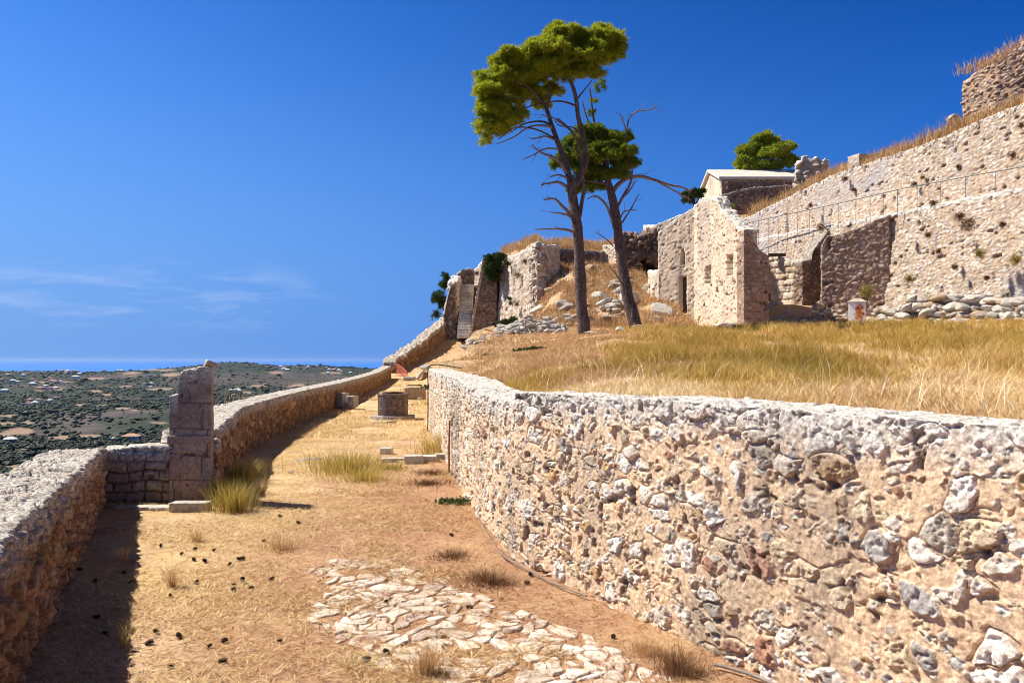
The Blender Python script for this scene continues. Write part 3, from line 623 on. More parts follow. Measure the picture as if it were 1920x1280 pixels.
# walkway between the ramparts
kA = np.array([[27.6, 21.0], [22.4, 31.5], [19.5, 38], [16.9, 44.2], [14.3, 50.4], [13.6, 56]]); kB = np.array([[31.5, 24.2], [24.8, 35.3], [22.2, 40.9], [20.3, 46.5], [18.7, 51], [17.4, 56]])
nu, nv = 90, 14; uu = np.linspace(0, 5, nu); V = []
for u in uu:
    A = np.array([np.interp(u, range(6), kA[:, q]) for q in (0, 1)]); B = np.array([np.interp(u, range(6), kB[:, q]) for q in (0, 1)])
    for v in np.linspace(-.1, 1.1, nv): p_ = A+(B-A)*v; V.append([p_[0], p_[1], 8.93+.05*u])
V = np.array(V); V[:, 2] += fbm(V*.8, 3, 3)*.15; i, j = np.meshgrid(np.arange(nu-1), np.arange(nv-1), indexing='ij'); i = i.ravel(); j = j.ravel()
Q = np.stack([i*nv+j, (i+1)*nv+j, (i+1)*nv+j+1, i*nv+j+1], 1)
tag(mk('walkway', V, Q[:, ::-1], M_ground, attrs={'red': V[:, 0]*0+.2, 'dust': V[:, 0]*0+.6}, org=(0, 0, 0)), kind='structure')
# hill above the upper rampart
us = np.linspace(0, Suw[-1], 130); vs = np.r_[.5, np.geomspace(.9, 60, 46)]
Xu, Yu = np.interp(us, Suw, [p[0] for p in upw]), np.interp(us, Suw, [p[1] for p in upw]); Zu = np.interp(us, [0]+list(Suw[1:]), [zt[0]+.6]+zt)
V = []
for q in range(len(us)):
    for v in vs:
        V.append([Xu[q]+v*.88, Yu[q]+v*.47, Zu[q]-.1+min(v, 14)*(.20+.0*q)*ss(0, 6, v)])
V = np.array(V); V[:, 2] += fbm(V*.4, 4, 5)*.9*ss(.5, 3, np.tile(vs, len(us))); nv = len(vs)
i, j = np.meshgrid(np.arange(len(us)-1), np.arange(nv-1), indexing='ij'); i = i.ravel(); j = j.ravel(); Q = np.stack([i*nv+j, i*nv+j+1, (i+1)*nv+j+1, (i+1)*nv+j], 1)
HILL = V.copy()
tag(mk('hillside', V, Q, M_ground, attrs={'red': V[:, 0]*0+.25, 'dust': V[:, 0]*0+.2}, org=(0, 0, 0)), kind='structure')
# ruin on top right
tr = [(31.0, 31.0), (24.6, 37.9), (24.15, 40.0)]
St = polyline(tr)[1]
o = wall('ruined_wall', tr, 12.6, [(0, 22.2), (St[1]-3.5, zp(40, 35.5)), (St[1]-1.18, zp(75, 37)), (St[1]-.5, zp(98, 37.5)), (St[1], zp(115, 37.9)), (St[1]+1, zp(135, 39)), (St[2], zp(152, 40))], 2.6, dict(st_big, cw=.24, ch=.18, depth=.09, cover=.85, rough=.13, rs=.9, pit=.26, ps=1.6), M_erod, px=.95, faces='FTBLR', rag=.35, ragw=.5, seed=53)
tag(o, 'big eroded wall ruin standing highest at the top right', 'ruin')
o = wall('ruined_wall', [(21.3, 50.5), (19.5, 51.3)], 13.0, [(0, zp(303, 51)), (.6, zp(300, 51)), (1.1, zp(297, 51)), (1.7, zp(299, 51)), (1.97, zp(306, 51))], .8, st_big, M_pale, px=1., faces='FTBLR', rag=.2, seed=55)
tag(o, 'small broken stub of pale wall on the slope left of the grassy crest', 'ruin')
Vb, Qb = box(at(1609, 303, 44.5), (.8, .8, 1.0), .4, .03)
a, b_, c_, Q = lattice(16, 16, 20, 'FBLRTD'); c0 = at(1610, 308, 45); V = np.stack([(a/16-.5)*.85, (b_/16-.5)*.85, (c_/20)*1.0], 1); ca, sa = .92, .38; V = np.stack([V[:, 0]*ca-V[:, 1]*sa, V[:, 0]*sa+V[:, 1]*ca, V[:, 2]], 1)+c0-np.array([0, 0, .5])
h, m_, idd, pit = masonry(V, st_mid, 7); V += vnormals(V, Q)*h[:, None]*.7
o = mk('merlon', V, Q, M_pale, attrs={'mk': m_, 'rid': idd, 'pit': pit, 'top': m_*0+.3}); tag(o, 'small square stone block standing on the edge of the upper rampart', 'stone block')

# far pale wall left of the house, chapel-like building at the top
o = wall('ruined_wall', [(14.2, 55.2), (10.9, 57.5), (10.55, 60)], 9.5, [(0, zp(386, 55.2)), (2, zp(404, 56.3)), (4, zp(423, 57.5)), (6.5, zp(422, 60))], .8, st_h, M_plaster, px=1., faces='FTBLR', seed=57)
tag(o, 'pale wall with a rising white top behind the house ruin', 'wall')
root = empty('gabled_building', (20, 63, 12), 'stone building with a pale gable and low pitched roof near the bushy tree', 'building')
X0, Y0, Y1, X1 = 16.85, 60., 67.0, 23.9; ze = zp(337, 60); zr = zp(325, 63.5)
wall('side_wall', [(X0, Y0), (X1, Y0)], 11.5, ze, .6, st_mid, M_dark, px=1.05, faces='FLR', side=-1, seed=59, parent=root)
def gab(V, h, s, t, z, cz, b, ny):
    V[:, 2] = 11.5+(V[:, 2]-11.5)*(1+(zr-ze)/(ze-11.5)*(1-np.abs(s-3.5)/3.5)); return V, h*.4
wall('gable', [(X0-.02, Y0), (X0-.02, Y1)], 11.5, ze, .5, st_h, M_plaster, px=1.2, faces='FTLR', side=1, seed=61, parent=root, extra=gab)
m_roof = simple_mat('roof_slabs', (.62, .58, .50), (.50, .46, .40), 1.5, .9, .4, .03)
V = np.array([[X0-.25, Y0-.2, ze-.02], [X1, Y0-.2, ze-.02], [X1, 63.5, zr+.1], [X0-.25, 63.5, zr+.1], [X0-.25, Y1+.2, ze], [X1, Y1+.2, ze]]); V = np.r_[V, V+[0, 0, .22]]
Q = [[6, 7, 8, 9], [9, 8, 11, 10], [0, 1, 7, 6], [4, 10, 11, 5], [0, 6, 9, 3], [3, 9, 10, 4], [3, 2, 1, 0], [4, 5, 2, 3], [1, 2, 8, 7], [2, 5, 11, 8]]
mk('roof', V, np.array(Q), m_roof, parent=root, smooth=False)
o = wall('enclosure_wall', [(15.9, 56.5), (18.1, 56.2), (22.5, 56.0)], 10.8, [(0, zp(366, 56.5)), (1.2, zp(358, 56.4)), (2.3, zp(351, 56.2)), (6.6, zp(345, 56))], .6, st_mid, M_dark, px=1.1, faces='FTBLR', side=-1, seed=63)
tag(o, 'dark shaded wall just below the gabled building', 'wall')

# ------------------------------------------------------------------ valley, sea, far houses
SIL = [(-900, 694), (0, 697), (150, 697.5), (230, 696), (290, 691.5), (330, 689), (390, 683), (430, 679.5), (480, 682), (520, 686.5), (560, 685), (600, 685.5), (650, 688), (700, 690), (900, 692), (3000, 690)]
def valley_z(x, y):
    r = np.hypot(x, y); yy = np.clip(y, 0, 70); rr = np.hypot(x-8, y-yy)
    mound = -3.2-50*ss(12, 190, rr)
    px = 960+F*x/np.maximum(y, 1); px = np.where(y > r*.2, px, -900)
    zs = CZ-(np.interp(px, [a for a, _ in SIL], [b for _, b in SIL])-HY)/F*np.maximum(3000*y/np.maximum(r, 1), 800)
    base = mound+ss(250, 700, r)*(-1+9*fbm2(x*.004, y*.004, 4, 4))
    z = base+(zs-base)*ss(1250, 3000, r)+np.maximum(fbm2(x*.0022, y*.0022, 4, 6), -.1)*34*ss(900, 1800, r)*ss(3000, 2500, r)
    return np.maximum(np.where(r > 3000, z-(r-3000)*.15, z), -62.7)
FIELDS = [(18, 780, 22, 4), (13, 793, 16, 4.5), (37, 808, 22, 6), (50, 791, 10, 4), (6, 815, 10, 3), (151, 760, 14, 4), (192, 761, 10, 2), (230, 766, 14, 2), (253, 769, 9, 1.5), (289, 792, 28, 3), (170, 817, 22, 3), (122, 820, 28, 4.5), (250, 700, 18, 4), (285, 693.5, 40, 2),
          (180, 734, 11, 3), (201, 740, 8, 2.5), (105, 729, 16, 3), (74, 731, 9, 3), (44, 843, 11, 3), (105, 833, 9, 2), (68, 779, 15, 2), (463, 735, 14, 3.5), (487, 723, 14, 2), (463, 746, 15, 3), (558, 723, 14, 2.5), (618, 699, 26, 2), (170, 710, 30, 3), (320, 703, 16, 4), (515, 699, 14, 3), (90, 716, 30, 2), (25, 876, 40, 5), (60, 755, 20, 2), (235, 724, 18, 2), (300, 729, 20, 2)]
def fieldmask(V):
    px = 960+F*V[:, 0]/np.maximum(V[:, 1], 1); py = HY-(V[:, 2]-CZ)/np.maximum(V[:, 1], 1)*F
    g = V*np.array([.02, .008, 0]); n = fbm(g*1.4, 5, 2, .6)*1.6; m = np.zeros(len(V))
    for (a, b_, c_, d_) in FIELDS: m = np.maximum(m, ss(1.25, .75, np.sqrt(((px-a)/c_)**2+((py-b_)/d_*1.25)**2)+n*1.7))
    return .75*m*(V[:, 1] > 60)
th = np.radians(np.r_[np.linspace(-180, -46, 45)[:-1], np.linspace(-46, 0, 760), np.linspace(0, 180, 60)[1:-1]])
rr = np.r_[np.geomspace(9, 60, 18)[:-1], np.geomspace(60, 3300, 330)]
R_, T_ = np.meshgrid(rr, th, indexing='ij'); Xv, Yv = R_*np.sin(T_), R_*np.cos(T_); Zv = valley_z(Xv, Yv)
nr, nc = Xv.shape; i, j = np.meshgrid(np.arange(nr-1), np.arange(nc), indexing='ij'); i = i.ravel(); j = j.ravel(); j2 = (j+1) % nc
Q = np.stack([i*nc+j, i*nc+j2, (i+1)*nc+j2, (i+1)*nc+j], 1)[:, ::-1]; V = np.stack([Xv.ravel(), Yv.ravel(), Zv.ravel()], 1)
SCR = [(131, 793, 50, 11), (560, 712, 150, 16), (470, 702, 60, 9), (330, 712, 30, 14), (640, 730, 60, 12), (210, 705, 60, 6), (60, 812, 50, 5), (240, 748, 60, 5), (390, 760, 60, 8)]
def scrubmask(V):
    f0 = FIELDS[:]; FIELDS[:] = SCR; m = fieldmask(V); FIELDS[:] = f0; return m
def valley_mat():
    m, nt, p = newmat('valley_scrub'); b = NB(nt)
    n1 = b.noise(.0045, 8, .62); n2 = b.noise(.02, 8, .75, .6); n3 = b.noise(.11, 5, .8); n4 = b.noise(.0023, 6, .6)
    c = b.mix(b.mr(n2, .40, .66), (.016, .026, .012), (.042, .050, .026))
    c = b.mix(b.mr(n1, .53, .63, 0, .8), c, b.mix(b.mr(n2, .4, .6), (.060, .045, .045), (.135, .10, .092)))
    c = b.mix(b.mr(n4, .60, .64, 0, .45), c, (.20, .15, .11))
    c = b.mix(b.mr(n3, .62, .80, 0, .45), c, (.24, .18, .13))
    c = b.mix(b.attr('scrub'), c, b.mix(b.mr(n3, .38, .62), b.mix(b.mr(n2, .4, .6), (.075, .055, .058), (.15, .11, .105)), (.035, .036, .022)))
    c = b.mix(b.attr('field'), c, b.mix(b.mr(n3, .35, .65), (.36, .25, .175), (.27, .18, .12)))
    b.lk(c, p.inputs['Base Color']); return m
tag(mk('valley_land', V, Q, valley_mat(), attrs={'field': fieldmask(V), 'scrub': scrubmask(V)}, org=(0, 0, 0)), kind='structure')
m, nt, p = newmat('sea_water'); b = NB(nt); p.inputs['Base Color'].default_value = (.012, .085, .42, 1); p.inputs['Roughness'].default_value = .5; p.inputs['Specular IOR Level'].default_value = .25
n = b.noise(.002, 5, .6, stretch=(1, .15, 1)); b.lk(b.mix(b.mr(n, .35, .65), (.012, .13, .46), (.018, .16, .56)), p.inputs['Base Color'])
a = np.linspace(0, 2*np.pi, 97)[:-1]; rs_ = np.array([2600, 5000, 9000, 16000, 28000.]); V = np.array([[r*math.sin(t), r*math.cos(t), -62] for r in rs_ for t in a])
i, j = np.meshgrid(np.arange(4), np.arange(96), indexing='ij'); i = i.ravel(); j = j.ravel(); j2 = (j+1) % 96
tag(mk('sea', V, np.stack([i*96+j, (i+1)*96+j, (i+1)*96+j2, i*96+j2], 1), m, org=(0, 0, 0)), kind='structure')

def hit(px, py, lo=150, hi=2990):         # where the sight line through a photo pixel meets the valley
    Y = np.geomspace(lo, hi, 900); X = (px-960)/F*Y; k = np.hypot(X, Y) < 2995; Y, X = Y[k], X[k]; zr = CZ-(py-HY)/F*Y; d = zr-valley_z(X, Y)
    w = np.where(d < 0)[0]
    if len(w) == 0: w = [np.argmin(d)]
    return np.array([X[w[0]], Y[w[0]], valley_z(X[w[0]:w[0]+1], Y[w[0]:w[0]+1])[0]])
m_wh = simple_mat('white_render', (.78, .76, .72), (.68, .66, .62), .5); m_cr = simple_mat('cream_render', (.62, .52, .42), (.56, .46, .36), .5)
m_rt = simple_mat('red_roof_tiles', (.36, .17, .11), (.30, .14, .10), .8); m_ot = simple_mat('orange_roof_tiles', (.50, .29, .18), (.42, .25, .16), .8); m_gl = simple_mat('dark_window', (.03, .04, .05), (.05, .06, .07), 1, .3, spec=.5)
def house(label, group, wm, rm, L_=11, Wd=8, H=4.2, win=False, annex=False):
    root = empty('far_house', (0, 0, 0), label, 'house', group)
    Vb, Qb = box((0, 0, H/2-1), (L_, Wd, H+2)); 
    if annex: V2, Q2 = box((-L_*.75, 1, .6), (L_*.8, Wd*.7, 4.4)); Vb, Qb = join([(Vb, Qb), (V2, Q2)])
    mk('wall', Vb, Qb, wm, parent=root, smooth=False)
    e = .6; V = np.array([[-L_/2-e, -Wd/2-e, H], [L_/2+e, -Wd/2-e, H], [L_/2+e, Wd/2+e, H], [-L_/2-e, Wd/2+e, H], [-L_/2+Wd*.45, 0, H+2.1], [L_/2-Wd*.45, 0, H+2.1]])
    o = mk('roof', V, np.array([[0, 1, 5, 4], [2, 3, 4, 5], [3, 2, 1, 0]]), rm, parent=root, T=np.array([[1, 2, 5], [3, 0, 4]]), smooth=False)
    if win:
        for x in (-3.6, -.6, 3.0):
            Vw, Qw = box((x, -Wd/2-.03, 2.2), (1.3, .12, 1.7)); mk('window', Vw, Qw, m_gl, parent=root, smooth=False)
    return root
def copytree(o, name=None):
    c = o.copy(); COL.objects.link(c)
    for ch in o.children:
        d = ch.copy(); COL.objects.link(d); d.parent = c
    return c
protos = {}
def put_house(px, py, kind, label, group, sc, hi=2900):
    k = (kind,)
    if k not in protos:
        wm, rm = {'r': (m_wh, m_rt), 'w': (m_wh, m_wh), 'c': (m_cr, m_ot)}[kind]; o = house(label, group, wm, rm); protos[k] = o
    else: o = copytree(protos[k])
    o['label'] = label; o['group'] = group
    o.location = hit(px, py, hi=hi); o.rotation_euler = (0, 0, rng.uniform(-.6, .6)+(1.57 if rng.random() < .4 else 0)); s = sc*rng.uniform(.6, .95); o.scale = (s, s, s)
LV = [(80, 290, 'r'), (20, 335, 'r'), (110, 350, 'w'), (150, 355, 'w'), (40, 435, 'w'), (70, 300, 'c'), (240, 285, 'c'), (280, 340, 'r'), (280, 375, 'w'), (340, 415, 'c'), (390, 390, 'w'), (370, 412, 'r'), (420, 320, 'r'), (442, 328, 'r'), (450, 352, 'c'), (480, 357, 'r'), (520, 350, 'w'), (395, 335, 'c'), (430, 410, 'r'), (482, 407, 'w'), (200, 300, 'w'), (310, 350, 'c')]
for (a, b_, k) in LV: put_house(a/4.57, 640+b_/4.57, k, {'r': 'tiny red-roofed house of the far village on the left slope', 'w': 'tiny all-white house of the far village on the left slope', 'c': 'tiny cream house with orange roof in the far left village'}[k], 'houses of the far left village', 1.15)
LC = [(680, 287, 'w'), (650, 318, 'w'), (890, 240, 'r'), (1010, 230, 'w'), (1040, 238, 'w'), (640, 258, 'c'), (580, 268, 'w'), (530, 258, 'c')]
for (a, b_, k) in LC: put_house(a/4.57, 640+b_/4.57, k, {'r': 'tiny red-roofed house near the coast skyline left of the pillar', 'w': 'tiny white house near the coast skyline left of the pillar', 'c': 'tiny cream house near the coast skyline left of the pillar'}[k], 'houses along the coast skyline', 1.5)
LM = [(330, 517, 'r'), (430, 517, 'w'), (490, 494, 'r'), (260, 512, 'c'), (250, 552, 'r'), (300, 535, 'w')]
for (a, b_, k) in LM: put_house(a/4.57, 640+b_/4.57, k, {'r': 'small red-roofed house in the mid valley below the far left village', 'w': 'small all-white house in the mid valley below the far left village', 'c': 'small cream house in the mid valley below the far left village'}[k], 'houses in the middle of the valley', 1.0)
LP = [(1238, 376, 'r'), (1296, 372, 'w'), (1290, 400, 'w')]
for (a, b_, k) in LP: put_house(a/4.57, 640+b_/4.57, k, {'r': 'lone red-roofed far house just left of the pillar', 'w': 'tall white far house just left of the pillar'}[k], 'houses just left of the pillar', 1.1)
RV = [(740, 145, 'w'), (770, 165, 'w'), (800, 180, 'w'), (960, 150, 'c'), (980, 162, 'r'), (1000, 150, 'w'), (1040, 132, 'c'), (1170, 158, 'c'), (1200, 172, 'w'), (1240, 180, 'c'), (1290, 182, 'w'), (1312, 195, 'c'), (1185, 210, 'w'), (780, 150, 'r'), (1260, 165, 'r'), (1400, 200, 'w')]
for (a, b_, k) in RV: put_house(380+a/5.05, 660+b_/5.05, k, {'r': 'tiny red-roofed house of the village on the right hill', 'w': 'tiny white house of the village on the right hill', 'c': 'tiny cream house of the village on the right hill'}[k], 'houses of the right hill village', 1.25)
RW = [(268, 372, 'w'), (300, 368, 'w'), (335, 366, 'w'), (350, 376, 'w'), (292, 415, 'c'), (960, 350, 'w'), (590, 312, 'c')]
for (a, b_, k) in RW: put_house(380+a/5.05, 660+b_/5.05, k, {'w': 'tiny white house at the foot of the right hill', 'c': 'tiny cream house at the foot of the right hill'}[k], 'houses at the foot of the right hill', .9)
o = house('white house with an orange tiled roof, nearest one in the valley, above the low wall', 'lone houses in the near valley', m_wh, m_ot, 13, 10, 4, True, True); o.location = hit(246, 826); o.rotation_euler = (0, 0, .25); o.scale = (.85, .85, .85)
o = house('flat pale farmhouse among dark trees at the far left edge of the valley', 'lone houses in the near valley', m_wh, m_wh, 9, 7, 3, True); o.location = hit(20, 829); o.rotation_euler = (0, 0, .7); o.scale = (.8, .8, .8)

# far woods and macchia
M_wood = leaf_mat('macchia_leaves', [(.012, .020, .013), (.018, .031, .016), (.030, .044, .020), (.045, .056, .026), (.095, .095, .035)], .08, (.06, .09, .02))
n = 30000; px_ = rng.uniform(-160, 800, n); py_ = HY+ (18+rng.random(n)**1.15*235); r_ = np.clip(F*54/(py_-HY), 250, 2900); tt = np.arctan((px_-960)/F)
r_ = r_*rng.uniform(.9, 1.1, n); nn_ = 2600; r_[:nn_] = np.exp(rng.uniform(math.log(60), math.log(270), nn_)); tt[:nn_] = rng.uniform(-.95, -.12, nn_); P = np.stack([r_*np.sin(tt), r_*np.cos(tt), r_*0], 1); P[:, 2] = valley_z(P[:, 0], P[:, 1]); nearb = np.arange(n) < nn_
dn = fbm(P*np.array([.006, .004, 0]), 4, 17); keep = (~nearb | (P[:, 2] < -30)) & (fieldmask(P) < .3) & (rng.random(n) < (ss(-.14, .08, dn)+.10)*(1-.85*scrubmask(P))); P = P[keep]; n = len(P); nearb = nearb[keep]
V0, T0 = ico(1); V1, T1 = ico(2); Vs, Ts, rid, off = [], [], [], 0
tone_ = .40+fbm(P*np.array([.004, .0025, 0]), 3, 23)*1.5+rng.normal(0, .13, n); rad = np.exp(rng.normal(.25, .38, n))*(1+ss(800, 2500, P[:, 1])*.6)*np.where(rng.random(n) < .1, 1.5, 1)*np.where(nearb, .8, 1)
for k in range(n):
    near = P[k, 1] < 560
    for q in range(4 if near else 1):
        bv, bt_ = (V1, T1) if near else (V0, T0)
        s_ = rad[k]*(rng.uniform(.45, .7) if near else 1); c0 = P[k]+np.array([0, 0, s_*.55])+(rng.normal(size=3)*np.array([.6, .6, .25])*rad[k] if near else 0)
        jit = 1+rng.uniform(-.38, .38, len(bv)); Vs.append(bv*jit[:, None]*np.array([s_*1.25, s_*1.1, s_*.62])+c0); Ts.append(bt_+off); off += len(bv)
        rid.append(np.clip(tone_[k]+rng.uniform(-.12, .12, len(bv)), 0, 1))
tag(mk('far_woods', np.concatenate(Vs), None, M_wood, T=np.concatenate(Ts), attrs={'rid': np.concatenate(rid)}, smooth=False, org=(0, 0, 0)), 'dark green macchia and olive woods covering the valley', 'woodland', kind='stuff')

# ------------------------------------------------------------------ foliage
M_pine = leaf_mat('pine_needles', [(.10, .14, .012), (.20, .25, .018), (.31, .34, .022), (.52, .50, .035)], .42, (.70, .74, .04))
M_pine2 = leaf_mat('dark_pine_needles', [(.05, .085, .012), (.10, .15, .016), (.17, .22, .02), (.34, .38, .03)], .28, (.34, .44, .02))
M_bush = leaf_mat('bush_leaves', [(.020, .038, .010), (.040, .065, .016), (.075, .10, .022)], .2, (.1, .15, .02))
M_ygb = leaf_mat('yellow_green_leaves', [(.15, .20, .02), (.28, .33, .03), (.42, .43, .05)], .3, (.45, .5, .03))
def crown_mesh(lobes, dens, rc, per, wdt, up=.35, shell=.55, subl=0):
    Vs, rid = [], []
    L2_ = []
    for (c, rx, ry, rz_) in lobes:
        if subl and rx > .35:
            for _ in range(subl):
                d = rng.normal(size=3); d /= np.linalg.norm(d); d[2] = abs(d[2])*.9-.35; f_ = rng.uniform(.38, .60)
                L2_.append((np.array(c)+d*np.array([rx, ry, rz_])*.72, rx*f_, ry*f_, max(rz_*f_*.75, .14)))
        else: L2_.append((c, rx, ry, rz_))
    for (c, rx, ry, rz_) in L2_:
        vol = (rx*ry+rx*rz_+ry*rz_)/3; n = max(6, int(dens*vol))
        d = rng.normal(size=(n, 3)); d /= np.linalg.norm(d, axis=1)[:, None]; d = d[d[:, 2] > -.75]
        rad_ = shell+(1-shell)*rng.random(len(d))**.6; C = np.array(c)+d*np.array([rx, ry, rz_])*rad_[:, None]
        tone = rng.normal(.42, .16, len(C))
        for q in range(len(C)):
            k = per; D = rng.normal(size=(k, 3)); D[:, 2] += up*1.6; D /= np.linalg.norm(D, axis=1)[:, None]; R0 = rc*rng.uniform(.65, 1.25)
            S = np.cross(D, rng.normal(size=(k, 3))); S /= np.linalg.norm(S, axis=1)[:, None]
            b0 = C[q]+D*R0*rng.uniform(.1, .6, (k, 1))*np.array([1, 1, .7]); ln = R0*rng.uniform(.4, .75, (k, 1)); w = wdt*rng.uniform(.6, 1.3, (k, 1))
            Vs.append(np.stack([b0-S*w/2, b0+S*w/2, b0+D*ln], 1).reshape(-1, 3)); rid.append(np.clip(np.repeat(tone[q]+rng.normal(0, .14, k), 3), 0, 1))
    V = np.concatenate(Vs); return V, np.arange(len(V)).reshape(-1, 3), np.concatenate(rid)
def bark_mat(name, a, b2, c3):
    m, nt, p = newmat(name); b = NB(nt); n = b.noise(7, 6, .7, .4, stretch=(1, 1, .35)); n2 = b.noise(26, 4, .7, stretch=(1, 1, .5))
    c = b.mix(b.mr(n, .38, .58), a, b2); c = b.mix(b.mr(n2, .52, .62, 0, .8), c, c3); b.lk(c, p.inputs['Base Color']); b.bump(p, n, 1, .05); return m
M_bark = bark_mat('pine_bark', (.050, .030, .027), (.125, .085, .075), (.30, .25, .235)); M_branch = bark_mat('pale_branch_bark', (.15, .095, .085), (.30, .21, .19), (.42, .34, .31))
def pxl(pts, Y, dy=0): return np.array([at(a, b_, Y+(dy*i/(len(pts)-1) if len(pts) > 1 else 0)) for i, (a, b_) in enumerate(pts)])
def limb(pts, Y, w0, w1, dy=0, k=7, n=10, bumps=.22, seed=1):
    P = spline(pxl(pts, Y, dy), k); m_ = len(P); wob = fbm(P*1.3+seed, 3, seed)*.05; P[:, 0] += wob
    return tube(P, np.linspace(w0, w1, m_)*Y/F/2, n, bumps, seed)
def c8(l): return [(860+a/3.2, 20+b_/3.2) for a, b_ in l]
def lob8(cx, cy, rx, ry, Y, dy=0, dep=None):
    c = at(860+cx/3.2, 20+cy/3.2, Y+dy); a, b_ = rx/3.2*Y/F*1.12, ry/3.2*Y/F*1.10; return (c, a, dep or (a+b_)/2*.95, b_)
def branchlets(root, specs, Y, seed0=0, mat=None):
    for q, (pts, w0, w1, dy) in enumerate(specs):
        parts = [limb(pts, Y, w0, w1, dy, 6, 7, .15, seed0+q)]
        P = spline(pxl(pts, Y, dy), 6)
        for t_ in range(max(3, len(P)//4)):        # side twigs
            i0 = rng.integers(len(P)//3, len(P)-1); d = (P[min(i0+3, len(P)-1)]-P[i0-1]); L0 = np.linalg.norm(d)+1e-6; d = d/L0
            e = d+rng.normal(size=3)*np.array([.6, .6, .55]); e /= np.linalg.norm(e); ln = rng.uniform(.18, .55)
            tw = np.array([P[i0], P[i0]+e*ln*.5+rng.normal(size=3)*.03, P[i0]+e*ln+rng.normal(size=3)*.06]); parts.append(tube(spline(tw, 3), np.linspace(.013, .005, 7), 4))
        V, Q = join(parts); mk('branch', V, Q, mat or M_branch, parent=root)

Y1p = 30.
root = empty('pine_tree', at(1093, 626, Y1p), 'tall umbrella pine with a forked trunk and broad bright crown leaning left', 'pine tree')
tr_ = [limb([(1098, 634), (1096, 622), (1092, 590), (1090, 560), (1087, 512), (1085, 471), (1082, 428), (1077, 395), (1073, 358), (1072, 335)], Y1p, 24, 17, 0, 9, 18, .28, 2),
       limb([(1073, 345), (1066, 326), (1060, 301), (1047, 270), (1035, 236), (1026, 207), (1013, 185), (1000, 165)], Y1p, 13, 5, .6, 8, 12, .2, 3),
       limb([(1074, 352), (1086, 335), (1097, 312), (1099, 293), (1094, 257), (1084, 220), (1080, 189), (1073, 161), (1060, 136)], Y1p, 12, 6, -.4, 8, 12, .2, 4),
       limb([(1084, 425), (1088, 395), (1094, 360), (1092, 330), (1090, 300), (1086, 275), (1078, 255), (1060, 235), (1045, 222)], Y1p, 8, 3, -.9, 8, 9, .2, 5)]
for l_, w in (([(1035, 236), (1015, 228), (985, 232), (955, 250)], 5), ([(1045, 262), (1005, 243), (965, 240), (935, 262)], 4), ([(1026, 207), (1030, 170), (1020, 130)], 5), ([(1080, 189), (1095, 170), (1110, 150)], 4), ([(1073, 161), (1050, 120), (1030, 95)], 5), ([(1084, 200), (1050, 190), (1010, 196), (975, 205)], 4), ([(1013, 189), (985, 160), (950, 150)], 5), ([(1094, 257), (1075, 240), (1050, 236), (1040, 226)], 3), ([(1060, 136), (1090, 110), (1120, 95)], 4), ([(1013, 189), (980, 186), (930, 195)], 3)):
    tr_.append(limb(l_, Y1p, w, 1.5, rng.uniform(-.8, .8), 6, 7, .15, 6))
V, Q = join(tr_); mk('trunk', V, Q, M_bark, parent=root)
branchlets(root, [(c8([(660, 1010), (600, 985), (550, 1000)]), 5, 2, -.4), (c8([(660, 1065), (600, 1030), (545, 1035), (495, 1045)]), 7, 2, -.3), (c8([(690, 1240), (630, 1180), (575, 1130), (510, 1135)]), 8, 2, -.4), (c8([(690, 1250), (640, 1220), (560, 1212)]), 6, 2, -.2),
                  ([(1084, 440), (1068, 432), (1045, 429), (1003, 430)], 7, 2, -.5), (c8([(650, 980), (600, 900), (540, 870), (490, 850), (440, 805)]), 7, 2, -.5), (c8([(590, 830), (520, 830), (440, 870), (390, 890)]), 4, 1.5, -.4), (c8([(575, 775), (520, 755), (450, 770), (430, 765)]), 4, 1.5, .3),
                  (c8([(560, 700), (500, 690), (420, 700), (330, 760), (230, 800)]), 5, 1.5, .4), (c8([(680, 720), (620, 680), (560, 640), (500, 625)]), 4, 1.5, .2)], Y1p, 20)
L1 = [(820, 180, 130, 85), (650, 165, 140, 75), (925, 215, 60, 75), (560, 240, 130, 90), (760, 285, 120, 60), (880, 290, 55, 45), (860, 120, 60, 40), (600, 120, 70, 40), (480, 230, 80, 60), (350, 320, 135, 85), (235, 420, 115, 100), (155, 505, 50, 70), (410, 400, 90, 70), (290, 480, 100, 50), (300, 260, 60, 40),
      (190, 655, 70, 50), (150, 750, 38, 55), (340, 615, 85, 38), (790, 370, 70, 45), (230, 710, 60, 55), (560, 330, 80, 70), (420, 500, 110, 60), (250, 560, 110, 55), (190, 600, 75, 60), (170, 690, 70, 60), (650, 380, 90, 50), (450, 300, 90, 60), (720, 230, 110, 80), (280, 650, 90, 45), (160, 790, 30, 30), (450, 400, 120, 80), (560, 330, 110, 80), (650, 300, 110, 70), (350, 430, 120, 80), (200, 500, 90, 60), (450, 330, 110, 80), (840, 240, 120, 70)]
lb = [lob8(a, b_, c_, d_, Y1p, rng.uniform(-.7, .7)) for a, b_, c_, d_ in L1]+[lob8(700, 330, 80, 60, Y1p, 1.3), lob8(560, 480, 55, 55, Y1p, 1.0, .4), lob8(500, 560, 50, 30, Y1p, 1, .4)]
V, T, rd = crown_mesh(lb, 210, .20, 56, .034, .3, .6, 11); mk('crown', V, None, M_pine, parent=root, T=T, attrs={'rid': rd}, smooth=False)

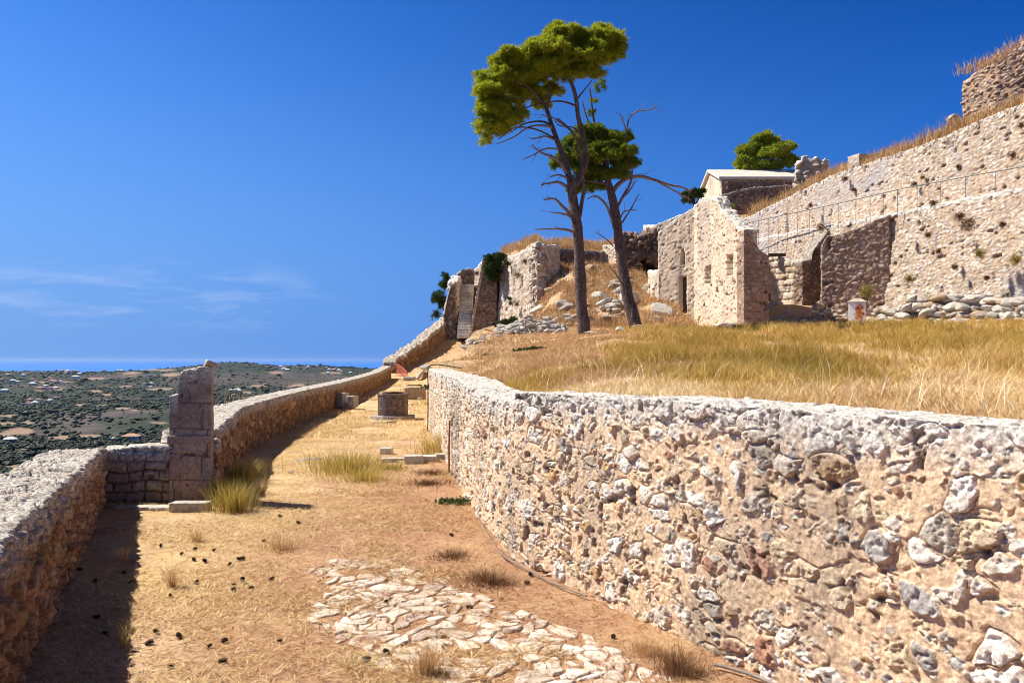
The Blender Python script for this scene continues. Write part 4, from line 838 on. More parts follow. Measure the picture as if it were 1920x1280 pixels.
Y2p = 32.
root = empty('pine_tree', at(1192, 611, Y2p), 'leaning pine with a dark compact crown and a long bare arching branch', 'pine tree')
tr_ = [limb([(1196, 620), (1192, 608), (1184, 580), (1179, 563), (1171, 522), (1164, 475), (1159, 437), (1154, 400), (1147, 365), (1141, 342), (1138, 318), (1132, 290)], Y2p, 25, 10, 0, 9, 18, .28, 12),
       limb([(1138, 318), (1128, 290), (1118, 262), (1114, 230), (1110, 200), (1106, 165)], Y2p, 7, 2.5, .3, 8, 8, .15, 13), limb([(1116, 250), (1100, 220), (1092, 190)], Y2p, 4, 2, .3, 6, 7, .15, 14)]
for l_ in ([(1140, 335), (1165, 310), (1175, 285)], [(1138, 318), (1105, 305), (1070, 300)], [(1134, 300), (1150, 270), (1155, 255)], [(1141, 345), (1110, 340), (1080, 335)]): tr_.append(limb(l_, Y2p, 5, 2, rng.uniform(-.6, .6), 6, 7))
V, Q = join(tr_); mk('trunk', V, Q, M_bark, parent=root)
branchlets(root, [([(1150, 358), (1160, 345), (1178, 334), (1202, 331), (1229, 338), (1257, 347), (1279, 351), (1296, 360)], 9, 2.5, .8), ([(1229, 338), (1250, 350), (1272, 362), (1294, 375)], 4, 1.5, .9), ([(1158, 388), (1170, 365), (1182, 345), (1186, 318), (1180, 290)], 6, 2, .3),
                  ([(1168, 370), (1180, 358), (1192, 340)], 4, 1.5, .2), ([(1172, 262), (1176, 236), (1181, 220), (1197, 208), (1213, 207), (1230, 197)], 4, 1.3, .3), ([(1174, 245), (1168, 228), (1162, 212)], 3, 1.2, 0), ([(1166, 418), (1183, 392), (1198, 364)], 4, 1.3, .2), ([(1163, 408), (1172, 396), (1193, 394)], 4, 1.3, -.2),
                  ([(1150, 420), (1140, 390), (1126, 373), (1113, 368), (1100, 374)], 6, 1.5, -.4), ([(1158, 440), (1150, 428), (1148, 418)], 3, 1.5, 0), ([(1172, 545), (1160, 520), (1142, 500)], 5, 1.5, -.4), ([(1150, 462), (1136, 448), (1118, 436)], 3, 1.2, -.4)], Y2p, 40)
L2 = [(780, 715, 75, 45), (865, 780, 130, 60), (960, 765, 75, 45), (700, 820, 85, 85), (880, 880, 165, 105), (1000, 930, 55, 55), (635, 905, 65, 75), (780, 980, 120, 65), (940, 985, 70, 45), (790, 1055, 75, 45), (700, 1080, 55, 32), (1010, 840, 45, 50)]
lb = [lob8(a, b_, c_, d_, Y2p, rng.uniform(-.6, .6)) for a, b_, c_, d_ in L2]+[lob8(850, 455, 28, 38, Y2p, .3, .3), lob8(815, 545, 20, 14, Y2p, .3, .2), lob8(800, 610, 22, 14, Y2p, .3, .2)]
V, T, rd = crown_mesh(lb, 230, .19, 56, .034, .3, .6, 11); mk('crown', V, None, M_pine2, parent=root, T=T, attrs={'rid': rd}, smooth=False)

def bush(name, label, cat, lobes, Y, mat, dens=130, rc=.25, per=40, w=.045, stem=None, group=None, up=.3, subl=0):
    base = at(stem[0], stem[1], Y); root = empty(name, base, label, cat, group)
    lb = [(at(a, b_, Y+rng.uniform(-.2, .2)), c_*Y/F, (c_+d_)/2*Y/F, d_*Y/F) for a, b_, c_, d_ in lobes]
    V, T, rd = crown_mesh(lb, dens, rc, per, w, up, .35, subl); mk('foliage', V, None, mat, parent=root, T=T, attrs={'rid': rd}, smooth=False)
    parts = []
    for a, b_, c_, d_ in lobes[:4]:
        e = at(a, b_, Y); parts.append(tube(spline([base, (base+e)/2+rng.normal(size=3)*.05, e], 4), np.linspace(.05, .02, 9)*max(1, c_*Y/F), 6))
    V, Q = join(parts); mk('stem' if c_ < 30 else 'trunk', V, Q, M_bark, parent=root); return root
L3 = [(1440, 262, 28, 18), (1412, 282, 24, 20), (1470, 280, 26, 18), (1440, 290, 40, 26), (1398, 305, 20, 18), (1485, 300, 16, 18), (1425, 312, 36, 16), (1465, 312, 28, 16), (1452, 270, 20, 16), (1425, 265, 18, 14)]
bush('bushy_tree', 'dense rounded bright green tree on the skyline behind the gabled building', 'tree', L3, 64, M_ygb, 95, .38, 56, .08, (1442, 345), None, .3, 6)
bush('wall_shrub', 'dark green shrub hanging over the corner between two high walls', 'shrub', [(925, 500, 17, 20), (935, 485, 12, 10), (918, 488, 10, 10), (925, 520, 10, 10)], 59.2, M_bush, 150, .35, 60, .07, (922, 525))
bush('wall_shrub', 'small green caper shrub near the top of the high sunlit wall', 'shrub', [(948, 494, 9, 7)], 57.5, M_bush, 90, .25, 50, .06, (948, 500))
bush('wall_shrub', 'narrow green plant hanging halfway down the high sunlit wall', 'shrub', [(955, 566, 5, 12)], 55.5, M_bush, 90, .2, 50, .05, (955, 560))
bush('slope_tree', 'dark green tree leaning out left of the ruined stairs', 'tree', [(833, 535, 9, 12), (822, 560, 12, 14), (828, 575, 9, 9), (818, 590, 5, 8), (836, 520, 6, 8)], 67, M_bush, 90, .42, 46, .085, (838, 592))
bush('shrub', 'leafy green bush at the foot of the high sunlit wall above the rubble heap', 'shrub', [(950, 608, 12, 8), (962, 602, 9, 7), (940, 615, 9, 8)], 44, M_bush, 300, .24, 50, .05, (952, 620))
bush('wall_shrub', 'dark shrub growing behind the top of the roofless house ruin', 'shrub', [(1300, 365, 20, 9), (1290, 375, 12, 9), (1315, 360, 10, 6)], 43.2, M_bush, 300, .22, 50, .05, (1302, 385))
bush('wall_shrub', 'yellow-green shrub behind the broken gable of the house ruin', 'shrub', [(1360, 393, 15, 11), (1350, 385, 9, 8), (1368, 404, 10, 8)], 40.5, M_ygb, 320, .2, 50, .045, (1362, 415))

# ------------------------------------------------------------------ loose stones
RK = [rockshape(100+k, 3, 9, .07) for k in range(8)]
RM = {}
def rock(k, mat):
    if (k, mat.name) not in RM: V, T = RK[k]; RM[(k, mat.name)] = mkmesh('stone', V, None, mat, T=T, smooth=False)
    return RM[(k, mat.name)]
def put_rock(loc, size, label, cat, group, mat=None, name='stone', rot=None):
    o = bpy.data.objects.new(name, rock(int(rng.integers(8)), mat or M_rock)); COL.objects.link(o)
    o.location = [float(c) for c in loc]; o.scale = [float(c) for c in size]; o.rotation_euler = rot or (rng.uniform(-.3, .3), rng.uniform(-.3, .3), rng.uniform(0, 6.28)); return tag(o, label, cat, group)
gz1 = lambda x, y: float(ground_z(np.array([[x]], float), np.array([[y]], float))[0, 0])
g_ = 'stones of the rubble heap'
for k in range(100):
    px = rng.uniform(928, 1062); t_ = (px-928)/134; Y = 37.2+rng.uniform(-1.3, 1.5); x = (px-960)/F*Y
    hmax = .95*math.sin(math.pi*min(1, t_*1.02))**.7*(.5+.6*t_)*(1-abs(Y-37.4)/2.4)
    s = rng.uniform(.09, .19)*(1.1 if rng.random() < .85 else 1.5); put_rock((x, Y, gz1(x, Y)+rng.random()**.8*hmax), (s*1.3, s, s*.6), 'white angular stone in the rubble heap left of the tall pine trunk', 'stone', g_)
for k in range(18):
    px = rng.uniform(850, 940); Y = np.interp(px, [850, 940], [30, 35])+rng.uniform(-1, 1); x = (px-960)/F*Y; s = rng.uniform(.08, .2)
    put_rock((x, Y, gz1(x, Y)+s*.2), (s*1.3, s, s*.6), 'pale stone strewn on the bank between the heap and the wall end', 'stone', 'stones strewn on the bank')
for k in range(62):
    x = rng.uniform(1.2, 9.0); Y = rng.uniform(39.5, 54.5); s = rng.uniform(.10, .34)*(1 if rng.random() < .8 else 1.8)
    put_rock((x, Y, gz1(x, Y)+s*.15), (s*1.3, s, s*.7), 'stone lying on the grassy slope behind the two pines', 'stone', 'stones on the slope behind the pines', M_rock if rng.random() < .6 else M_rockb)
for (cx, cy, n_) in ((1155, 592, 24), (1165, 560, 18), (1070, 600, 12)):
    for k in range(n_):
        px, py = rng.normal(cx, 16), rng.normal(cy, 6); Y = np.interp(py, [520, 612], [52, 38.5]); x = (px-960)/F*Y; s = rng.uniform(.12, .30)
        put_rock((x, Y, gz1(x, Y)+rng.random()*.35), (s*1.4, s, s*.6), 'stone of a small cairn-like pile on the slope between the pines', 'stone', 'piled stones on the slope', M_rock if rng.random() < .7 else M_rockb)
# tumbled boulder row under the lower rampart
for k in range(190):
    u = rng.random(); px = 1640+u*330; layer = rng.integers(0, 4); Y = np.interp(px, [1640, 1970], [35.6, 29.0])-.3+layer*.2+rng.uniform(-.15, .15); x = (px-960)/F*Y
    top = np.interp(px, [1640, 1680, 1740, 1820, 1900, 1970], [.45, 1.0, 1.25, 1.2, .9, .9]); s = rng.uniform(.15, .36)
    put_rock((x, Y, gz1(x, Y)+.08+layer/3.4*top), (s*1.5, s, s*.62), ('lowest', 'second', 'third', 'topmost')[layer]+' layer boulder in the '+('left', 'middle', 'right')[min(2, int(u*3.2))]+' of the tumbled row below the lower rampart', 'boulder', 'boulders of the tumbled row', M_rock if rng.random() < .8 else M_rockb, 'boulder')
for (px, py, Y, s, lab) in ((1625, 615, 34, .3, ''), ):
    pass
def solo(px, py, w, h, Y, label, name='stone', mat=None, flat=None, cat='stone', rz=0):
    p = at(px, py, Y); sx_ = w/2*Y/F; return put_rock((p[0], p[1], p[2]), (sx_*1.05, sx_*.8, h/2*Y/F*1.25), label, cat, None, mat, name, (0, 0, rz))
solo(1085, 470-22, 18, 20, 58, 'rounded pale boulder on the skyline crest behind the tall pine', 'boulder')
solo(1790, 224, 24, 14, 41.5, 'grey boulder on the grassy crest left of the top right ruin', 'boulder')
solo(1198, 612, 22, 5, 31.3, 'flat white stone at the foot of the leaning pine')
solo(1110, 624, 40, 6, 29.7, 'flat pale slab at the foot of the tall pine')
solo(1163, 617, 16, 8, 30, 'lone pale stone in the grass between the two pine trunks')
solo(1365, 612, 34, 12, 34.5, 'pale boulder lying before the corner of the house ruin', 'boulder')
solo(1390, 616, 16, 10, 34, 'brown stone right of the boulder before the house ruin', mat=M_rockb)
for k in range(14):
    Y = rng.uniform(36.5, 41.5); x = rng.uniform(12, 15.5); s = rng.uniform(.08, .22); put_rock((x, Y, gz1(x, Y)+s*.3), (s*1.3, s, s*.7), 'stone on the grassy bank between the house ruin and the buttress', 'stone', 'stones on the court bank')
for k in range(34):
    px = rng.uniform(1508, 1600); Y = 36.3+rng.uniform(-.4, .6); x = (px-960)/F*Y; s = rng.uniform(.12, .28); hm = np.interp(px, [1508, 1535, 1560, 1600], [.3, 1.3, .7, .25])
    put_rock((x, Y+.3, gz1(x, Y)+rng.random()*hm), (s*1.2, s, s*.7), 'dark stone tumbled at the left foot of the shaded buttress', 'stone', 'stones at the foot of the buttress', M_rockb)

Vs, Ts, off = [], [], 0                      # the small rest of the rubble
for k in range(1100):
    V, T = rockshape(300+k % 12, 1, 10, .08); u = rng.random()
    if u < .25: px = rng.uniform(925, 1066); t_ = (px-925)/141; Y = 37.2+rng.uniform(-1.6, 1.6); x = (px-960)/F*Y; zo = rng.random()*.85*math.sin(math.pi*min(1, t_*1.02))**.7*(.5+.6*t_)*(1-abs(Y-37.4)/2.4)
    elif u < .85: x = rng.uniform(1.2, 9); Y = rng.uniform(39, 55); zo = 0
    else: px = rng.uniform(1505, 1605); Y = 36.6+rng.uniform(-.5, .5); x = (px-960)/F*Y; zo = rng.random()*np.interp(px, [1508, 1535, 1560, 1600], [.2, 1.0, .6, .2])
    s = rng.uniform(.05, .13); a = rng.uniform(0, 6.28); V = V*np.array([s*1.3, s, s*.7]); V = np.stack([V[:, 0]*math.cos(a)-V[:, 1]*math.sin(a), V[:, 0]*math.sin(a)+V[:, 1]*math.cos(a), V[:, 2]], 1)
    Vs.append(V+np.array([x, Y, gz1(x, Y)+zo])); Ts.append(T+off); off += len(V)
tag(mk('loose_rubble', np.concatenate(Vs), None, M_rock, T=np.concatenate(Ts), smooth=False, org=(0, 0, 0)), 'small pale rubble lying between the bigger stones', 'rubble', kind='stuff')
# worked blocks
def block(name, c, size, rz, label, mat=None, seed=1, rough=.03, px=1.2, taper=0, cat='stone block', parent=None):
    d = max(math.hypot(c[0], c[1]), 3); st_ = max(.012, d*px/747); n_ = [max(3, int(round(s/st_))) for s in size]
    a, b_, c_, Q = lattice(*n_, 'FBLRTD'); V = np.stack([(a/n_[0]-.5)*size[0], (b_/n_[1]-.5)*size[1], c_/n_[2]*size[2]], 1)
    V[:, :2] *= (1-taper*V[:, 2:3]/size[2])
    N = vnormals(V, Q); V = V+N*(fbm(V*3+seed*3, 5, seed, .6)*2*rough)[:, None]-N*(ss(.12, .3, fbm(V*13+seed, 3, seed+9))*rough*.6)[:, None]
    ca, sa = math.cos(rz), math.sin(rz); V = np.stack([V[:, 0]*ca-V[:, 1]*sa, V[:, 0]*sa+V[:, 1]*ca, V[:, 2]], 1)+np.array(c)
    o = mk(name, V, Q, mat or M_rock, parent=parent)
    return tag(o, label, cat) if label else o
block('threshold_stone', (-3.62, 8.42, -.03), (.42, .17, .13), .02, 'narrow dressed threshold block at the foot of the broken pillar', M_rock, 3, .012)
for k, (x, w_) in enumerate(((-3.98, .22), (-4.2, .2), (-4.42, .2))):
    block('paving_slab', (x, 8.50+.02*k, -.04), (w_, .14, .07), .05*k, ('flat slab touching the threshold block', 'middle flat slab in the row left of the threshold', 'leftmost flat slab of the row left of the threshold')[k], None, 4+k, .012, cat='slab')
block('dressed_block', at(643, 764, 26.2), (.34, .45, .52), -.5, 'bigger pale dressed block leaning against the long parapet', None, 11, .02, taper=.25)
block('dressed_block', at(661, 763, 26), (.26, .4, .40), -.25, 'smaller pale block beside the one leaning on the parapet', None, 12, .02)
root = empty('stone_cistern', at(779, 748, 32), 'rectangular brown stone cistern head with a dark lid, behind the carved well', 'cistern head')
block('basin', at(779, 748, 32), (.88, .7, .50), .08, None, M_rockb, 13, .03, parent=root)
M_iron = simple_mat('dark_iron', (.03, .022, .02), (.07, .04, .03), 30, .6, .3, .003, metallic=.6)
c = at(778, 722, 32); Vb, Qb = box((c[0], c[1], c[2]+.0), (.62, .5, .03), .08); mk('lid', Vb, Qb, M_iron, parent=root, smooth=False)
solo(788, 747, 9, 6, 31.4, 'small white stone at the foot of the rectangular cistern head')
solo(765, 752, 8, 4, 30.5, 'tiny pale stone between the carved well and the cistern head')
# carved well head
wc = at(737, 786, 21.4); wc[2] = -.02
root = empty('well_head', wc, 'dark octagonal carved stone well head on a pale slab base', 'well')
def prism(c, r, h, n=8, rot=0., top=1.0, sub_=14, mat=None, name='x', rough=.006, ch=None, sy=1.0):
    prof = [(0, r), (0.0001, r)]+[(h*t, r*(1+(top-1)*t)) for t in np.linspace(.04, .96, sub_)]+[(h, r*top*.985), (h, r*top*.72)]
    V = []; m_ = 8
    for (z, rr_) in prof:
        for k in range(n):
            a0, a1 = rot+2*np.pi*k/n, rot+2*np.pi*(k+1)/n
            for q in range(m_): t = q/m_; V.append([c[0]+rr_*((1-t)*math.sin(a0)+t*math.sin(a1)), c[1]+sy*rr_*((1-t)*math.cos(a0)+t*math.cos(a1)), c[2]+z])
    V = np.array(V); w = n*m_; i, j = np.meshgrid(np.arange(len(prof)-1), np.arange(w), indexing='ij'); i = i.ravel(); j = j.ravel(); j2 = (j+1) % w
    Q = np.stack([i*w+j, (i+1)*w+j, (i+1)*w+j2, i*w+j2], 1)
    V += (fbm(V*9, 4, 3)*2*rough)[:, None]*np.array([1, 1, .2]); return V, Q
M_wellst = simple_mat('blackened_limestone', (.075, .055, .050), (.27, .21, .18), 9, .9, .7, .02); M_wellb = rock_material('grey_slab', (.52, .47, .42), (.40, .34, .30), (.2, .17, .16), 5)
V, Q = prism(wc, .68, .13, 8, .30, .97, 5, sy=.95, rough=.012); V2, Q2 = prism(wc, .67, .128, 8, .30, .02, 2, sy=.95); 
Vt = np.concatenate([V, [[wc[0], wc[1], wc[2]+.13]]]); mk('base_slab', Vt, Q, M_wellb, parent=root, T=np.array([[len(V)-64+k, len(Vt)-1, len(V)-64+(k+1) % 64] for k in range(64)]), smooth=False)
V, Q = prism(wc+[0, 0, .13], .43, .60, 8, .52, 1.0, 18, rough=.010)
i8 = np.arange(64); Vi = V[-64:]-[0, 0, .35]; n0 = len(V); V = np.concatenate([V, Vi]); Q = np.concatenate([Q, np.stack([n0-64+i8, n0+i8, n0+(i8+1) % 64, n0-64+(i8+1) % 64], 1)])
mk('drum', V, Q, M_wellst, parent=root, smooth=False)
V, Q = prism(wc+[0, 0, .70], .455, .05, 8, .52, 1.0, 3, rough=.006); mk('rim', V, Q, M_wellst, parent=root, smooth=False)
# relief on the faces
M_carve = simple_mat('worn_carving', (.30, .24, .22), (.13, .09, .08), 25, .9, .5, .01)
def onface(k, u, v, out=0.012):      # k: face index, u right, v up
    a0, a1 = .52+2*np.pi*k/8, .52+2*np.pi*(k+1)/8; am = (a0+a1)/2; apo = .43*math.cos(np.pi/8)
    nrm = np.array([math.sin(am), math.cos(am), 0]); tg = np.array([-nrm[1], nrm[0], 0]); return wc+nrm*(apo+out)+tg*u+np.array([0, 0, .13+v])
def ringpts(k, cu, cv, r, n=26): return np.array([onface(k, cu+r*math.cos(t), cv+r*math.sin(t)) for t in np.linspace(0, 2*np.pi, n)])
faces_ = sorted(range(8), key=lambda k: math.cos(.52+2*np.pi*(k+.5)/8))[:3]
parts = []
for k in faces_:
    parts.append(tube(np.array([onface(k, u, v) for u, v in ((-.13, .06), (.13, .06), (.13, .50), (-.13, .50), (-.13, .06))]), .008, 5))
k = faces_[0]
for r in (.105, .055, .03): parts.append(tube(ringpts(k, 0, .33, r), .010, 6))
for q in range(6): parts.append(tube(ringpts(k, .075*math.cos(q*1.047), .33+.075*math.sin(q*1.047), .024, 12), .008, 5))
for u, v in ((-.07, .12), (.0, .15), (.06, .11)): parts.append(tube(ringpts(k, u, v, .03, 12), .010, 5))
for kk_ in faces_[1:]:
    for v in np.linspace(.12, .44, 6): parts.append(tube(np.array([onface(kk_, -.08, v), onface(kk_, .08, v)]), .012, 5))
V, Q = join(parts); mk('carving', V, Q, M_carve, parent=root)
a = np.linspace(0, 2*np.pi, 33)[:-1]; V = np.array([[wc[0]+r*math.cos(t), wc[1]+r*math.sin(t), wc[2]+z] for r, z in ((0.001, .775), (.33, .775), (.34, .785), (.001, .80)) for t in a]); i, j = np.meshgrid(np.arange(3), np.arange(32), indexing='ij'); i = i.ravel(); j = j.ravel()
cv = mk('cover', V, np.stack([i*32+j, i*32+(j+1) % 32, (i+1)*32+(j+1) % 32, (i+1)*32+j], 1), M_iron, parent=root)
V, Q = join([tube(np.array([[wc[0]+.28*math.cos(t), wc[1]+.28*math.sin(t), wc[2]+.60], [wc[0]+.28*math.cos(t), wc[1]+.28*math.sin(t), wc[2]+.78]]), .008, 5) for t in (.4, 2.0, 3.6, 5.2)]); sub('leg', V, Q, M_iron, cv, root)
block('stone_slab', at(712, 794, 19.9), (.42, .16, .05), .05, 'thin flat slab lying in front of the carved well base', None, 21, .008, cat='slab')
block('stone_block', at(733, 797, 19.8), (.24, .2, .12), .3, 'small brown block beside the thin slab before the carved well', M_rockb, 22, .02)
# kerb
for k, (px, py, w_, h_, lab) in enumerate(((725, 850, .20, .14, 'upright corner stone at the far left end of the kerb'), (730, 866, .26, .10, 'corner stone where the kerb turns, left end'), (752, 862, .16, .07, 'small sunken kerb stone next to the corner'), (776, 868, .30, .16, 'dark-sided long kerb stone, the largest of the row'), (803, 865, .28, .13, 'grey kerb stone right of the largest one'), (826, 861, .18, .13, 'last kerb stone against the retaining wall'))):
    Y = F*CZ/(py-HY); block('kerb_stone', (*at(px, py, Y)[:2], -.03), (w_, .2, h_), rng.uniform(-.1, .1), lab, None, 31+k, .02, cat='kerb stone')
for (px, py, w, h, lab) in ((582, 862, 44, 8, 'wide flat white stone lying in the path left of the yellow tuft'), (545, 825+60, 12, 4, 'tiny pale stone in the path above the pillar shadow'), (715, 888, 14, 4, 'small flat white stone below the kerb corner'), (790, 880, 8, 5, 'small cream stone below the kerb'), (712, 826, 8, 3, 'tiny white stone between the kerb and the well'), (848, 892, 9, 11, 'bluish grey stone at the foot of the retaining wall'), (828, 828, 9, 7, 'grey stone lodged at the wall foot above the kerb'), (800, 688, 22, 8, 'white stone at the far end of the path near the net'), (1265, 1180, 8, 6, 'little grey stone at the wall foot')):
    Y = F*CZ/(py-HY) if py > 710 else 47.; o = solo(px, py, w, h, Y, lab)
for k, (a_, b2) in enumerate((((782, 692), (795, 674)), ((755, 694), (780, 694)))):
    p0, p1 = at(*a_, 48), at(*b2, 52 if k == 0 else 48); p0[2] = gz1(p0[0], p0[1])+.15; p1[2] = gz1(p1[0], p1[1])+.15
    V, Q = tube(spline([p0, (p0+p1)/2, p1], 6), np.r_[.02, np.full(11, .13), .02], 10, .25, 3); tag(mk('fallen_column', V, Q, M_rock), ('pale fallen column piece lying uphill beside the orange net', 'short pale fallen column piece right of the orange net')[k], 'column')

# ------------------------------------------------------------------ utility box, fence, net, hose
M_paint = None
m, nt, p = newmat('rusty_white_paint'); b = NB(nt); sxx = nt.nodes.new('ShaderNodeSeparateXYZ'); b.lk(b.tc.outputs['Object'], sxx.inputs[0])
n = b.noise(7, 6, .7, .5); d = b.math('ADD', b.math('POWER', b.math('MULTIPLY', b.math('SUBTRACT', sxx.outputs[0], -.02), 4.2), 2), b.math('POWER', b.math('MULTIPLY', b.math('SUBTRACT', sxx.outputs[2], .62), 1.75), 2))
d = b.math('ADD', b.math('SUBTRACT', 1, d), b.math('MULTIPLY', b.math('SUBTRACT', n, .5), 1.9))
b.lk(b.mix(b.mr(d, .15, .75), (.80, .79, .77), b.mix(b.mr(n, .4, .6), (.60, .22, .06), (.30, .07, .03))), p.inputs['Base Color']); p.inputs['Roughness'].default_value = .5
m_white = simple_mat('white_paint', (.80, .79, .77), (.70, .70, .70), 4, .6, .1)
bc = at(1607, 612, 34.2); bc[2] = gz1(bc[0], bc[1])-.05
root = empty('utility_box', bc, 'white metal utility box with a rust stain and little roof by the buttress', 'utility box')
Rz = .42; 
def loc(V): ca, sa = math.cos(-Rz), math.sin(-Rz); V = np.asarray(V, float); return np.stack([V[:, 0]*ca-V[:, 1]*sa, V[:, 0]*sa+V[:, 1]*ca, V[:, 2]], 1)+bc
Vb, Qb = box((0, 0, .56), (.72, .48, 1.12)); mk('cabinet', loc(Vb), Qb, m_white, parent=root, smooth=False)
Vb, Qb = box((0, -.255, .55), (.66, .03, 1.0)); dr = mk('door', loc(Vb)-0, Qb, m, parent=root, smooth=False)
Vb, Qb = box((.26, -.28, .55), (.03, .03, .10)); sub('handle', loc(Vb), Qb, M_iron, dr, root, smooth=False)
V = loc([[-.42, -.32, 1.12], [.42, -.32, 1.12], [.42, .32, 1.12], [-.42, .32, 1.12], [-.12, 0, 1.30], [.12, 0, 1.30]]); mk('roof', V, np.array([[0, 1, 5, 4], [2, 3, 4, 5], [3, 2, 1, 0]]), simple_mat('rusty_sheet', (.34, .22, .18), (.5, .46, .42), 6), parent=root, T=np.array([[1, 2, 5], [3, 0, 4]]), smooth=False)
# railing on the lower rampart
m_rail = simple_mat('painted_steel', (.16, .20, .20), (.22, .22, .21), 5, .5, .1, metallic=.3)
rail = [(1375, 425), (1430, 412), (1500, 397), (1560, 384), (1600, 375), (1660, 361), (1700, 352), (1760, 341), (1830, 328), (1920, 312), (2030, 292)]
Yr = np.interp([p_[0] for p_ in rail], [1375, 1500, 1600, 1700, 1800, 1920, 2030], [47, 42.4, 39.3, 36.5, 34.7, 32.5, 30.3]); RP = np.array([at(a_, b2, y_) for (a_, b2), y_ in zip(rail, Yr)])
root = empty('railing', (RP[5][0], RP[5][1], 9), 'thin grey metal railing with slim posts along the lower rampart walkway', 'railing')
V, Q = tube(spline(RP, 4), .026, 6); mk('handrail', V, Q, m_rail, parent=root)
for px in (1385, 1403, 1422, 1442, 1460, 1478, 1495, 1518, 1545, 1573, 1605, 1632, 1656, 1683, 1720, 1763, 1811, 1868, 1925, 1990):
    k = np.interp(px, [p_[0] for p_ in rail], range(len(rail))); q = np.array([np.interp(k, range(len(rail)), RP[:, c_]) for c_ in range(3)]); V, Q = tube(np.array([[q[0], q[1], 8.7], [q[0], q[1], q[2]]]), .015, 5); mk('post', V, Q, m_rail, parent=root)
# orange safety net
m_net = simple_mat('orange_plastic', (.62, .17, .10), (.50, .13, .08), 8, .5, .1); parts = []
def netp(u, v): c_ = at(741+24*u, 0, 51.0-1.2*u); z = .50+v*(.95-.35*u*u)-.15*u; return np.array([c_[0]+.08*math.sin(v*4), c_[1]+.35*math.sin(u*3+v*2)-.5*(1-v)*.5, z])
for u in np.linspace(0, 1, 15): parts.append(tube(np.array([netp(u, v) for v in np.linspace(0, 1, 9)]), .007, 4))
for v in np.linspace(0, 1, 14): parts.append(tube(np.array([netp(u, v) for u in np.linspace(0, 1, 12)]), .013, 4))
V, Q = join(parts); tag(mk('safety_net', V, Q, m_net), 'crumpled orange plastic safety net at the end of the long parapet', 'safety net')
m_hose = simple_mat('black_rubber', (.02, .02, .022), (.04, .04, .045), 10, .5, .1); m_pipe = simple_mat('grey_conduit', (.17, .145, .13), (.26, .22, .20), 12, .5, .1)
P = np.array([[-1.2, 17.7, 1.50], [-1.6, 17.9, 1.56], [-1.85, 17.8, 1.58], [-1.985, 17.7, 1.50], [-1.985, 17.65, 1.1], [-1.98, 17.6, .5], [-1.98, 17.55, .0]])
V, Q = tube(spline(P, 6), .013, 7); tag(mk('hose', V, Q, m_hose), 'thin black hose hanging over the far end of the retaining wall', 'hose')
pp = [(905, 985), (925, 1022), (945, 1047), (980, 1068), (1020, 1088), (1060, 1106), (1100, 1122), (1150, 1150), (1200, 1182)]
P = []
for (a_, b2) in pp: Y = F*CZ/(b2-HY); x = min((a_-960)/F*Y, XW(Y)-.05); P.append([x, Y, .03+gz1(x, Y)])
V, Q = tube(spline(P[:7], 6), .0065, 8); tag(mk('conduit', V, Q, m_pipe), 'grey plastic conduit lying along the foot of the retaining wall', 'conduit')
P = []
for (a_, b2) in ((1340, 1256), (1380, 1268), (1430, 1285), (1480, 1310)): Y = F*CZ/(b2-HY); x = min((a_-960)/F*Y, XW(Y)-.04); P.append([x, Y, .03+gz1(x, Y)])
V, Q = tube(spline(P, 6), .009, 8); tag(mk('conduit', V, Q, m_pipe), 'short grey conduit piece at the bottom edge by the retaining wall', 'conduit')
yb = F*CZ/(886-HY); x_ = XW(yb)-.05; V, Q = tube(spline([[x_, yb, .0], [x_+.0, yb, .5], [x_+.01, yb+.02, .78]], 5), .013, 6); tag(mk('pipe', V, Q, simple_mat('rusty_pipe', (.25, .09, .04), (.15, .06, .03), 20)), 'thin rusty pipe standing against the retaining wall', 'pipe')

# ------------------------------------------------------------------ stone paving in the path
gx, gy = np.arange(-2.3, 1.75, .0085), np.arange(3.35, 6.9, .0085); GX, GY = np.meshgrid(gx, gy, indexing='ij'); fx, fy = GX.ravel(), GY.ravel()
ppx, ppy = 960+F*fx/fy, HY+F*CZ/fy
cxl = np.interp(ppy, [1035, 1090, 1150, 1220, 1280, 1400], [575, 560, 570, 640, 740, 900]); cxr = np.interp(ppy, [1035, 1060, 1100, 1130, 1180, 1240, 1400], [700, 860, 930, 1010, 1130, 1230, 1500])
nn = fbm(np.stack([fx*1.6, fy*1.6, fx*0], 1), 4, 3)*230
edge = np.minimum(np.minimum(ppx-cxl, cxr-ppx), (ppy-1035)*3)+nn
wv = np.stack([fbm(np.stack([fx*4, fy*4, fx*0], 1), 3, 4), fbm(np.stack([fx*4, fy*4, fx*0+9], 1), 3, 5), fx*0], 1)
big = ss(4.9, 4.1, fy)*ss(-1.2, .3, fx)
cs = np.where(big > .5, 1.0, 1.0)
f1, f2, idd, off = worley(np.stack([fx/.15, fy/.135, fx*0+.5], 1)+wv*2.2, 90)
mm = ss(.05, .14, f2-f1)*ss(10, 40, edge)*(frac(idd*33) < np.clip(.42+edge/150, 0, .93))*ss(-.18, -.02, fbm(np.stack([fx*3.1, fy*3.1, fx*0], 1), 4, 77)+.08)
hh = mm*(.003+.008*frac(idd*7.1))+mm*(off[:, 0]*(frac(idd*3.3)-.5)+off[:, 1]*(frac(idd*5.9)-.5))*.02+fbm(np.stack([fx*9, fy*14, fx*0], 1), 5, 6, .6)*.022*mm
stp = fbm(np.stack([fx*7, fy*16, fx*0], 1), 3, 16); hh += mm*.006*np.round(stp*6)/3
hh = np.where(mm < .25, -.03, hh); V = np.stack([fx, fy, ground_z(fx[:, None], fy[:, None]).ravel()+np.where(hh > 0, hh*.95, hh)+.004], 1)
